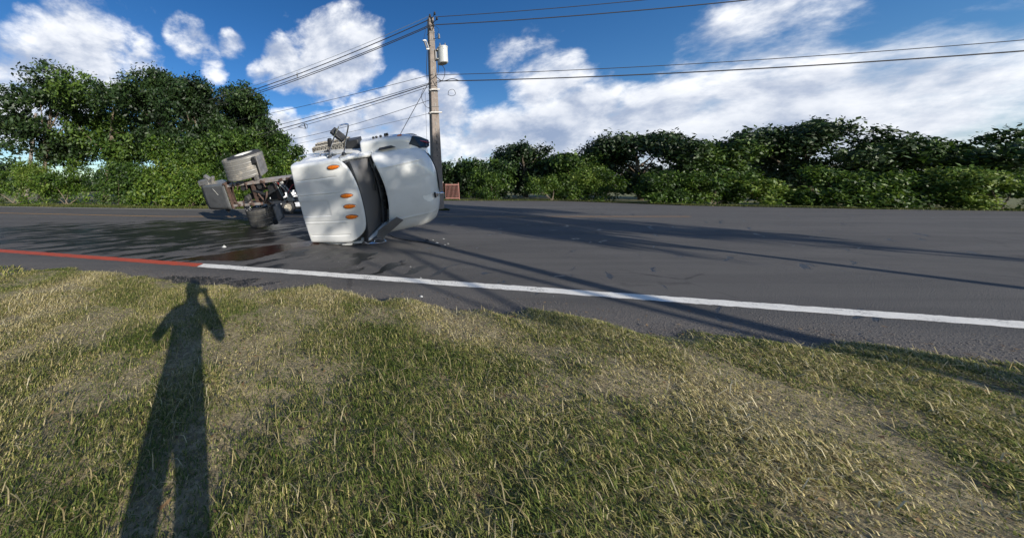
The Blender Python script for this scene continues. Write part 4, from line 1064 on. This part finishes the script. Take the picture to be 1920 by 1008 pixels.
# rear deck plate assembly hanging off the frame end
b = MB(); rows = []
for i in range(9):
    t = i / 8; x = -4.28 - 1.42 * t
    rows.append([(x, -.50 + 1.02 * j / 8 , 1.12 - .10 * t * t - .04 * ((j - 4) / 4) ** 2 * t) for j in range(9)])
b.grid(rows); o = b.build('deck_plate', M['plate'], truck, smooth=40, solid=.03)
b = MB(); b.add([(-4.28, .52, 1.12), (-5.7, .50, 1.0), (-5.68, .56, .80), (-4.7, .58, .72), (-4.3, .56, .86)], [(0, 1, 2, 3, 4)]); b.build('plate_flange', M['alu'], truck, smooth=0, solid=.015)
b = MB(); b.add([(-5.7, -.46, 1.0), (-5.7, .50, 1.0), (-5.74, .50, .70), (-5.74, -.46, .70)], [(0, 1, 2, 3)]); b.build('plate_skirt', M['plate'], truck, smooth=0, solid=.02)
b = MB(); b.tube([(-4.75, .10, 1.11), (-4.95, .36, 1.10)], .006, 5); b.build('scratch', M['whitegrey'], truck)
b = MB(); b.box((-5.55, .62, .88), (.44, .22, .26), Matrix.Rotation(R(24), 3, 'Y')); b.build('lamp_housing', M['plate'], truck, bevel=.03)
b = MB(); b.box((-5.35, .76, .84), (.30, .12, .16), Matrix.Rotation(R(-35), 3, 'Z')); b.box((-5.15, .66, .78), (.10, .24, .14), Matrix.Rotation(R(-30), 3, 'Z')); b.build('lamp_bracket', M['steel'], truck, bevel=.02)
b = MB(); b.add([(-4.5, -.52, .9), (-4.8, -.52, 1.0), (-4.7, -.72, .95)], [(0, 1, 2)]); b.build('torn_flap', M['black'], truck, smooth=0, solid=.01)


def tyre(cx, cy, cz, rim_out, single=False, k_=1.0):
    ws = [(0, rim_out)] if single else [(.17 * rim_out, rim_out), (-.17 * rim_out, -rim_out)]
    for dy, s in ws:
        b = MB(); y = cy + dy; wd = .135
        prof = [(.29, -wd), (.36, -wd - .005), (.45, -wd), (.50, -wd + .03), (.515, -wd + .06), (.515, -.052), (.503, -.050), (.503, -.040), (.517, -.038), (.517, -.005), (.503, -.003), (.503, .007), (.517, .009), (.517, .04), (.503, .042), (.503, .052), (.515, .054), (.515, wd - .06), (.50, wd - .03), (.45, wd), (.36, wd + .005), (.29, wd)]
        b.lathe([(r_ * k_, h_) for r_, h_ in prof], 48, (cx, y, cz)); t_ = b.build('tyre', M['rubber'], truck, smooth=40)
        b = MB(); k = s
        prof = [(.295, k * .13), (.285, k * .12), (.27, k * .10), (.262, k * .02), (.24, -k * .05), (.15, -k * .06), (.12, -k * .02), (.12, k * .06), (.10, k * .09), (0, k * .09)]
        b.lathe([(r_ * k_, h_) for r_, h_ in prof], 40, (cx, y, cz), closed=False); r_ = b.build('rim', M['rim'], truck, smooth=40, solid=.006)
    b = MB()
    for i in range(10):
        a = 2 * math.pi * i / 10; yy = cy + (ws[0][0] - rim_out * .04) ; b.tube([(cx + .195 * math.cos(a), yy - rim_out * .02, cz + .195 * math.sin(a)), (cx + .195 * math.cos(a), yy + rim_out * .03, cz + .195 * math.sin(a))], .014, 6)
    b.build('wheel_nuts', M['steel'], truck)
AX = -3.25
for sgn in (1, -1):
    tyre(AX - (.1 if sgn > 0 else -.08), 1.08 if sgn > 0 else -.93, .55, sgn, False, 1.22 if sgn > 0 else 1.0)
    tyre(2.42, sgn * .86, .50, sgn, True)
b = MB(); b.tube([(AX, -.9, .53), (AX, .9, .53)], .09, 10); b.lathe([(0, -.24), (.16, -.22), (.24, -.1), (.26, 0), (.24, .1), (.16, .22), (0, .24)], 20, (AX, 0, .53), 'x', False); b.build('axle', M['copper'], truck)
b = MB(); b.tube([(2.42, -.9, .53), (2.42, .9, .53)], .06, 8); b.build('front_axle', M['steel'], truck)
b = MB(); b.tube([(AX, 0, .56), (-.6, 0, .80)], .06, 10); b.build('drive_shaft', M['steel'], truck)
# ribbed half-round fenders over the rear wheels
def ribbed(sgn):
    AX = -3.36 if sgn > 0 else -3.16; yc = .97 if sgn > 0 else -.90; hw = .375 if sgn > 0 else .33; cz = .56; rr = .80 if sgn > 0 else .70
    ribs = [-.30, -.15, .0, .15, .30] if sgn > 0 else [-.24, -.08, .08, .24]
    ysl = []
    n = 56
    for j in range(n + 1):
        v = -hw + 2 * hw * j / n
        h = .008 * sum(math.exp(-((v - c) / .012) ** 2) for c in ribs) - .004 * sum(math.exp(-((v - c - .03) / .01) ** 2) for c in ribs)
        e = max(0, abs(v) - (hw - .03)); ysl.append((v, h - e * e * 12))
    b = MB(); rows = []
    for i in range(41):
        a = R(12 + 156 * i / 40)
        rows.append([(AX + (rr + h) * math.cos(a) * 1.06, yc + v, cz + (rr + h) * math.sin(a)) for v, h in ysl])
    # straight skirts down at the ends
    s0 = [[(rows[0][k][0] + .05, rows[0][k][1], rows[0][k][2] - .22) for k in range(n + 1)]]
    s1 = [[(rows[-1][k][0] - .05, rows[-1][k][1], rows[-1][k][2] - .22) for k in range(n + 1)]]
    b.grid(s0 + rows + s1); o = b.build('ribbed_fender', M['fender'] if sgn > 0 else M['fender_shaded'], truck, smooth=45, solid=.012)
    # mounting plates at both ends
    b = MB(); b.box((AX + rr + .08, yc - sgn * .05, .78), (.05, hw * 1.8, .5), Matrix.Rotation(R(12), 3, 'Y')); b.build('mud_flap', M['steel'], truck, bevel=.01)
    b = MB(); b.box((AX + rr + .05, yc + sgn * .20, 1.03), (.16, .22, .10), Matrix.Rotation(R(15), 3, 'Y')); b.build('work_lamp', M['black'], truck, bevel=.02)
    for q_ in (1, -1): b = MB(); b.tube([(AX + q_ * .64, yc - sgn * .3, .85), (AX + q_ * .6, sgn * .45, .98)], .03, 8); b.build('fender_strut', M['steel'], truck)
    b = MB(); b.box((AX + .66, yc - sgn * .42, .9), (.12, .18, .28)); b.build('fender_bracket', M['steel'], truck)
    b = MB(); b.add([(AX - .76, yc - hw, .80), (AX - .76, yc + hw, .80), (AX - .92, yc + hw * .8, .72), (AX - .98, yc + hw * .5, .50), (AX - .95, yc - hw * .5, .50)], [(0, 1, 2, 3, 4)]); b.build('fender_flap', M['fender'], truck, smooth=0, solid=.02)
ribbed(1); ribbed(-1)
# suspension, tanks, hoses between the rails
b = MB(); b.tube(bez([(-2.55, -.35, 1.12), (-2.35, -.15, 1.2), (-2.3, .05, 1.12)], 6), .035, 8); b.tube([(-2.6, -.3, 1.06), (-2.75, .0, 1.1)], .03, 8); b.build('torque_arm', M['rust'], truck)
b = MB(); b.add([(-1.70, .30, 1.12), (-1.55, .34, 1.12), (-1.35, .0, 1.14), (-1.25, -.36, 1.12), (-1.55, -.36, 1.12), (-1.48, -.05, 1.14)], [(0, 1, 2, 3, 4, 5)]); b.build('pale_bracket', M['whitegrey'], truck, smooth=0, solid=.04, bevel=.008)
b = MB(); b.tube([(-1.05, .38, 1.1), (-.72, .0, 1.12), (-.66, -.18, 1.0)], [.05, .05, .06], 8); b.build('hydraulic_cylinder', M['alu'], truck)
for i in range(7):
    rg2 = random.Random(i + 3); pts = [(-1.9 + rg2.uniform(-.1, .2), .35, 1.05 + rg2.uniform(-.05, .1))]
    for k in range(4): pts.append((pts[-1][0] + rg2.uniform(.05, .32), rg2.uniform(-.3, .3), 1.1 + rg2.uniform(-.15, .18)))
    b = MB(); b.tube(bez(pts, 8), .013, 6); b.build('air_hose', M['red' if i == 3 else ('bluehose' if i % 3 == 1 else 'wire')], truck)
for (x, y, r_) in ((-2.0, .2, .13), (-2.25, -.05, .12)):
    b = MB(); b.lathe([(0, -.18), (r_ * .9, -.18), (r_, -.14), (r_, .14), (r_ * .9, .18), (0, .18)], 18, (x, y, .86), 'y', False); b.build('brake_chamber', M['copper'], truck)
for (x, y) in ((-3.5, .22), (-3.5, -.22), (-2.7, .22), (-2.7, -.22)):
    b = MB(); b.lathe([(0, -.2), (.10, -.2), (.13, -.14), (.11, -.06), (.14, 0), (.11, .06), (.13, .14), (.10, .2), (0, .2)], 16, (x, y, .80), 'z', False); b.build('air_spring', M['rubber'], truck)
b = MB(); b.box((-2.1, -.05, .86), (.5, .5, .3)); b.box((-1.6, .1, .70), (.5, .4, .3)); b.build('valve_block', M['dark'], truck, bevel=.04)
b = MB(); b.box((-.75, 0, .80), (.9, .70, .4)); b.build('gearbox', M['black'], truck, bevel=.08)
b = MB(); b.tube([(-3.0, .1, 1.0), (-2.4, -.1, 1.06), (-1.9, .05, 1.0)], .05, 8); b.build('shock_absorber', M['black'], truck)
b = MB(); b.tube([(-.9, .62, .8), (-.1, .62, .8)], .2, 16); b.build('air_tank', M['black'], truck)
b = MB(); b.box((-.35, -.80, .72), (1.1, .42, .50)); b.build('battery_box', M['black'], truck, bevel=.04)
b = MB(); b.box((-.24, -.62, 1.40), (.34, .9, .95)); b.build('rear_fairing', M['dark'], truck, bevel=.04)
b = MB(); b.box((-.22, .15, 1.30), (.22, .6, .5)); b.build('cab_mount', M['black'], truck, bevel=.04)
# fuel tank with two tread-plate steps on the upper side
b = MB(); b.tube([(-.05, .82, .60), (1.15, .82, .60)], .27, 24); b.build('fuel_tank', M['steel'], truck)
def step_plate(z, x0, x1, yo):
    b = MB(); b.box(((x0 + x1) / 2, yo, z), (x1 - x0, .05, .24)); b.box(((x0 + x1) / 2, yo - .10, z + .12), (x1 - x0, .20, .02)); o = b.build('tread_step', M['treadbase'], truck, bevel=.006)
    d = MB(); k = int((x1 - x0) / .066)
    for i in range(k):
        for j in range(4):
            x = x0 + .03 + i * .066; zz = z - .09 + j * .06; sg = 1 if (i + j) % 2 else -1
            d.box((x, yo + .03, zz), (.062, .016, .026), Matrix.Rotation(R(45 * sg), 3, 'Y'))
            yy = yo - .175 + j * .055; d.box((x, yy, z + .136), (.060, .024, .014), Matrix.Rotation(R(45 * sg), 3, 'Z'))
    q = d.build('tread_pattern', M['alu'], o, smooth=0, fix=False); q['kind'] = 'stuff'
step_plate(.98, -.10, .98, 1.20); step_plate(.60, -.16, .98, 1.24)
b = MB(); b.box((-.10, 1.12, .84), (.16, .14, .12)); b.box((.5, 1.10, .72), (.06, .12, .3)); b.box((1.0, 1.10, .72), (.06, .14, .34)); b.build('step_bracket', M['steel'], truck, bevel=.01)
b = MB(); b.box((1.24, 1.14, .98), (.38, .26, .42)); b.box((1.10, 1.29, 1.06), (.06, .06, .08)); b.build('splash_guard', M['black'], truck, bevel=.02)
# mirror on its chrome loop, standing up from the door
mr = [(1.02, 1.12, 2.36), (1.08, 1.34, 2.36), (1.40, 1.76, 2.36), (1.47, 1.83, 2.32), (1.58, 1.81, 2.14), (1.58, 1.74, 2.08), (1.42, 1.42, 2.08), (1.30, 1.10, 2.10)]
b = MB(); b.tube(bez(mr, 6), .019, 8); arm = b.build('mirror_arm', M['chrome'], truck)
for p in (mr[0], mr[-1]):
    b = MB(); b.lathe([(0, 0), (.075, 0), (.06, .03), (.03, .07), (0, .07)], 14, (p[0], p[1] + .0, p[2]), 'y', False); b.build('mirror_foot', M['black'], truck)
b = MB(); rm = Matrix.Rotation(R(-48), 3, 'Z') @ Matrix.Rotation(R(30), 3, 'X'); c = (1.33, 1.62, 2.22)
b.box(c, (.38, .08, .20), rm); mh = b.build('mirror_head', M['black'], truck, bevel=.02)
b = MB(); b.box(tuple(Vector(c) + rm @ Vector((0, -.040, .01))), (.34, .008, .17), rm); b.build('mirror_glass', M['mirror'], mh)
b = MB(); b.box((1.12, 1.50, 2.36), (.09, .20, .10), Matrix.Rotation(R(-12), 3, 'Z')); b.build('spot_mirror', M['black'], truck, bevel=.02)
# other mirror arm, folded on the ground side
b = MB(); b.tube(bez([(1.30, -1.10, 2.30), (1.50, -1.16, 2.36), (1.62, -1.14, 2.20), (1.34, -1.10, 2.06)], 6), .016, 8); b.build('mirror_arm', M['chrome'], truck)
# grab handle and side deflector near the rear roof corner
b = MB(); b.tube(bez([(.10, 1.10, 2.25), (.08, 1.24, 2.24), (.14, 1.27, 2.22), (.62, 1.24, 2.14), (.66, 1.10, 2.12)], 6), .011, 8); b.build('grab_handle', M['chrome'], truck)
b = MB(); b.add([(.25, 1.115, 2.36), (.85, 1.115, 2.36), (.95, 1.16, 2.25), (.42, 1.16, 2.22)], [(0, 1, 2, 3)]); b.build('rain_deflector', M['paint'], truck, smooth=0, solid=.02)
# the same rotated parts rest on the road: settle the whole truck so its lowest body point touches it
bpy.context.view_layer.update()
lo = min((o.matrix_world @ v.co).z for o in (roof, hood) for v in o.data.vertices)
truck.location.z -= lo - .004

# cable lying out of the gap
hp = [gnd(713, 428), gnd(722, 437), gnd(738, 445), gnd(765, 451), gnd(795, 455), gnd(826, 462)]
hp[0].z = .45; hp[1].z = .12; p0 = hp[0].copy()
b = MB(); b.tube([q - p0 + Vector((0, 0, .012)) for q in bez(hp, 8)], .014, 6); prop(b.build('rubber_hose', M['wire'], loc=p0), 'black rubber hose trailing from the cab gap onto the asphalt', 'hose')

# ------------------------------------------------------------------ dry leaves on the verge, crumbs of glass by the cab
def scatter(name, x, y, z, size, material, seed, curl=.5):
    rg = np.random.default_rng(seed); N = len(x); an = rg.uniform(0, 6.28, N); sz = size * rg.uniform(.5, 1.4, N)
    ux, uy = np.cos(an) * sz, np.sin(an) * sz; h = sz * curl * rg.uniform(.2, 1.2, N)
    P = lambda a, c, hz: np.stack([x + ux * a - uy * c, y + uy * a + ux * c, z + hz], -1)
    V = np.stack([P(-1, 0, h), P(0, .45, h * .2), P(1, 0, h * .9), P(0, -.45, h * .5)], 1).reshape(-1, 3); k = np.arange(N) * 4
    return np_mesh(name, V, np.stack([k, k + 1, k + 2, k + 3], -1), material, False, rg.uniform(0, 1, N), 'stuff')
rg = np.random.default_rng(91); s = rg.uniform(-5, 8, 2600); n = rg.uniform(-1.5, 4.4, 2600); zz = np.maximum(verge_z(s, n), 0.004) + .012
scatter('leaf_litter', RD.x * s + RN.x * n, RD.y * s + RN.y * n, zz, .016, mk_leaf('dry_leaf', [(.05, .03, .015), (.16, .09, .04), (.34, .22, .10)], .1, .8), 92)
x = rg.normal(1.6, 1.3, 420); y = rg.normal(5.9, .7, 420)
scatter('glass_crumbs', x, y, 0 * x + .002, .008, mk_leaf('glass_crumb', [(.1, .1, .1), (.35, .37, .36), (.75, .78, .76)], .1, .2), 93, .8)
x = rg.uniform(-9, 14, 900); y = rg.uniform(4.6, 13, 900)
scatter('road_grit', x, y, 0 * x + .002, .010, mk_leaf('grit', [(.03, .03, .03), (.14, .12, .10), (.3, .27, .22)], .05, .9), 94, .7)

# ------------------------------------------------------------------ small debris
def chip(p, s, label, m='scrap', name='plastic_fragment', cat='debris', tall=.5):
    rg = random.Random(int(p.x * 1000 + p.y * 77)); n = 6
    vs = [(s * math.cos(6.28 * i / n) * rg.uniform(.6, 1.1), s * .7 * math.sin(6.28 * i / n) * rg.uniform(.6, 1.1), 0.001) for i in range(n)] + [(s * rg.uniform(-.2, .2), 0, s * tall), (s * .3, s * .1, s * tall * .5)]
    fs = [(i, (i + 1) % n, 6) for i in range(n)] + [(0, 7, 6)]
    b = MB(); b.add(vs, fs); return prop(b.build(name, M[m], loc=(p.x, p.y, .002), smooth=0), label, cat)
chip(gnd(421, 463.5), .075, 'crumpled white paper scrap lying between the wet streaks at the left', name='paper_scrap', cat='paper', tall=.75)
for i, (px, py, s, t) in enumerate([(819, 455.5, .055, 'whitest of the broken bits right of the hose end'), (834, 459, .03, 'small pale bit near the right of the lane'), (840, 457, .03, 'small pale bit farthest right in the lane'), (832, 448, .035, 'pale bit behind the other broken bits'), (789, 571 - 50, .02, 'pale pebble on the lane near the white line'), (790, 556, .035, 'white pebble on the gritty shoulder'), (770, 500, .02, 'tiny pale bit on the middle of the lane'), (812, 450, .03, 'pale sliver beside the hose'), (722, 448, .022, 'pale bit in front of the cab gap')]):
    chip(gnd(px, py), s, t)
b = MB(); b.add([(0, 0, .003), (.13, .03, .003), (.10, .07, .05), (-.03, .05, .02)], [(0, 1, 2, 3)]); g = gnd(755, 493); prop(b.build('tyre_shred', M['rubber'], loc=g, smooth=0, solid=.01), 'small dark rubber scrap on the lane near the white line', 'debris')
b = MB(); b.add([(0, 0, .003), (.10, .02, .003), (.09, .04, .06), (.01, .04, .07)], [(0, 1, 2, 3)]); g = gnd(798, 453); prop(b.build('bent_bracket', M['black'], loc=g, smooth=0, solid=.01), 'small black bent bracket beside the hose end', 'debris')

# ------------------------------------------------------------------ white car seen through the chassis
car = empty('parked_car', (-2.85, 15.2, 0), 'white pickup-sized car stopped in the far lane, seen through the truck chassis', 'car')
RV = lambda L_: [(4.92 - x, z) for x, z in L_][::-1]
prof = [(0, .55), (.0, .95), (.12, 1.2), (.35, 1.70), (.7, 1.84), (2.9, 1.84), (3.2, 1.76), (3.9, 1.22), (4.7, 1.08), (4.9, .9), (4.92, .5), (4.45, .42)]
def arch(cx, r=.42, n=10): return [(cx + r * math.cos(a), .42 + r * math.sin(a)) for a in [math.pi * i / n for i in range(n + 1)]]
prof2 = prof
poly = prof + arch(3.95) + arch(1.05) + [(.5, .42)]
b = MB(); rows = []
for (y, k) in ((0, .96), (.06, 1.0), (1.68, 1.0), (1.74, .96)):
    rows.append([(2.46 + (x - 2.46) * (1 if k == 1 else .99), y + (max(0, z - 1.15) * .30 * (1 if y < .9 else -1)), z if k == 1 else z * .995) for x, z in poly + poly[:1]])
b.grid(rows); n = len(poly)
b.add(rows[0][:-1], [tuple(range(n))]); b.add(rows[-1][:-1], [tuple(range(n))]); b.build('body', M['carpaint'], car, smooth=30, bevel=.02)
for y, s_ in ((0, -1), (1.74, 1)):
    for poly2 in ([(.35, 1.24), (.52, 1.64), (1.3, 1.74), (1.3, 1.24)], [(1.4, 1.24), (1.4, 1.74), (2.5, 1.74), (2.5, 1.24)], [(2.6, 1.24), (2.6, 1.74), (3.1, 1.70), (3.65, 1.24)]):
        b = MB(); b.add([(x, y + s_ * .012 - s_ * max(0, z - 1.15) * .30, z) for x, z in poly2], [(tuple(range(len(poly2))))]); b.build('window', M['carglass'], car, smooth=0, solid=.01)
for x in (1.05, 3.95):
    for y, s_ in ((.14, -1), (1.60, 1)):
        b = MB(); b.lathe([(.22, -.1), (.33, -.1), (.36, -.07), (.365, 0), (.36, .07), (.33, .1), (.22, .1)], 28, (x, y, .37)); wh = b.build('wheel', M['rubber'], car)
        b = MB(); b.lathe([(.23, s_ * .09), (.20, s_ * .05), (.06, s_ * .04), (.05, s_ * .07), (0, s_ * .07)], 20, (x, y, .37), closed=False)
        for i in range(7):
            a = 6.283 * i / 7; b.box((x + .13 * math.cos(a), y + s_ * .07, .37 + .13 * math.sin(a)), (.17, .02, .035), Matrix.Rotation(-a, 3, 'Y'))
        b.build('rim', M['alu'], wh)
b = MB(); b.box((4.9, .3, .82), (.06, .3, .16)); b.box((4.9, 1.45, .82), (.06, .3, .16)); b.build('headlight', M['mirror'], car, bevel=.02)
b = MB(); b.box((2.4, .87, .36), (3.0, 1.4, .12)); b.build('underbody', M['black'], car)

# ------------------------------------------------------------------ the photographer, who throws the shadow at the lower left
per = empty('person', (.06, -.37, 0), 'standing photographer in dark shirt and jeans holding a phone up at eye height', 'person')
def skin(name, verts, edges, rad, m, parent, sub=2):
    me = bpy.data.meshes.new(name); me.from_pydata(verts, edges, []); me.materials.append(m)
    o = bpy.data.objects.new(name, me); COL.objects.link(o); o.parent = parent
    md = o.modifiers.new('skin', 'SKIN'); md.use_smooth_shade = True
    for v, r_ in zip(me.skin_vertices[0].data, rad): v.radius = (r_, r_) if not isinstance(r_, tuple) else r_
    me.skin_vertices[0].data[0].use_root = True
    o.modifiers.new('sub', 'SUBSURF').levels = sub; o.modifiers['sub'].render_levels = sub
    return o
V_ = [(0, 0, .95), (0, 0, 1.12), (0, 0, 1.32), (0, .01, 1.44), (0, .03, 1.52), (0, .04, 1.62), (0, .04, 1.72),
      (-.18, 0, 1.42), (-.33, .06, 1.20), (-.20, .20, 1.36), (-.08, .28, 1.50),
      (.18, 0, 1.42), (.33, .06, 1.20), (.20, .20, 1.36), (.08, .28, 1.50),
      (-.10, 0, .90), (-.13, .02, .50), (-.14, -.01, .09), (-.15, .12, .05),
      (.10, 0, .90), (.13, .02, .50), (.14, -.01, .09), (.15, .12, .05)]
E_ = [(0, 1), (1, 2), (2, 3), (3, 4), (4, 5), (5, 6), (3, 7), (7, 8), (8, 9), (9, 10), (3, 11), (11, 12), (12, 13), (13, 14), (0, 15), (15, 16), (16, 17), (17, 18), (0, 19), (19, 20), (20, 21), (21, 22)]
rad = [(.17, .12), (.15, .11), (.18, .12), (.12, .09), .06, .085, .075, .075, .05, .042, .032, .075, .05, .042, .032, .095, .065, .045, .04, .095, .065, .045, .04]
skin('body', V_, E_, rad, M['cloth_dark'], per)
b = MB(); b.lathe([(0, -.13), (.06, -.12), (.085, -.05), (.09, .02), (.08, .09), (.05, .125), (0, .135)], 18, (0, .055, 1.66), 'z', False); b.build('head', M['skin'], per)
b = MB(); b.lathe([(.094, -.02), (.098, .03), (.088, .10), (.055, .14), (0, .15)], 18, (0, .035, 1.67), 'z', False); b.build('hair', M['hair'], per)
for sg in (-1, 1):
    for k in range(5):
        b = MB(); x = sg * .075; z = 1.50 + .018 * k
        if k < 4: b.tube([(x, .285, z), (x + sg * .012, .315, z + .004), (x - sg * .005, .335, z + .004), (x - sg * .03, .335, z)], .0085, 6)
        else: b.tube([(x, .28, 1.49), (x - sg * .03, .305, 1.50), (x - sg * .05, .31, 1.515)], .010, 6)
        b.build('finger', M['skin'], per)
ph = MB(); ph.box((.055, -.022, 1.54), (.155, .009, .076)); prop(ph.build('phone', M['black'], bevel=.003), 'black phone held sideways in both hands of the photographer', 'phone')

# ------------------------------------------------------------------ trees behind the photographer: their shade falls on the hood, pole and lane
bk = 'roadside trees behind the photographer'
def bt(x, y, h, sp, N, seed, label, low=.45, nc=22, shell=.4):
    tree('roadside_tree', (x, y, 0), h, sp, N, M['leaf_mid'], seed, label, bk, size=.17, crown_low=low, nclump=nc, trunk_r=.2, shell=shell)
bt(11.35, -11.7, 10.3, 2.35, 8500, 61, 'open crowned tree nearest behind the photographer, right side', .72, 18)
tree('roadside_tree', (12.4, -13.4, 0), 9.9, 1.15, 420, M['leaf_mid'], 66, 'thin leaning tree behind the photographer, left of the others', bk, size=.2, crown_low=.82, nclump=7, trunk_r=.10, lean=(-3.3, -.2), shell=.3, limbs=4)
bt(17.0, -10.0, 11.2, 3.4, 11000, 62, 'broader tree to the right behind the photographer', .60, 22)
bt(21.5, -9.0, 15.6, 4.8, 24000, 63, 'tallest tree behind the photographer, far right', .36, 30)
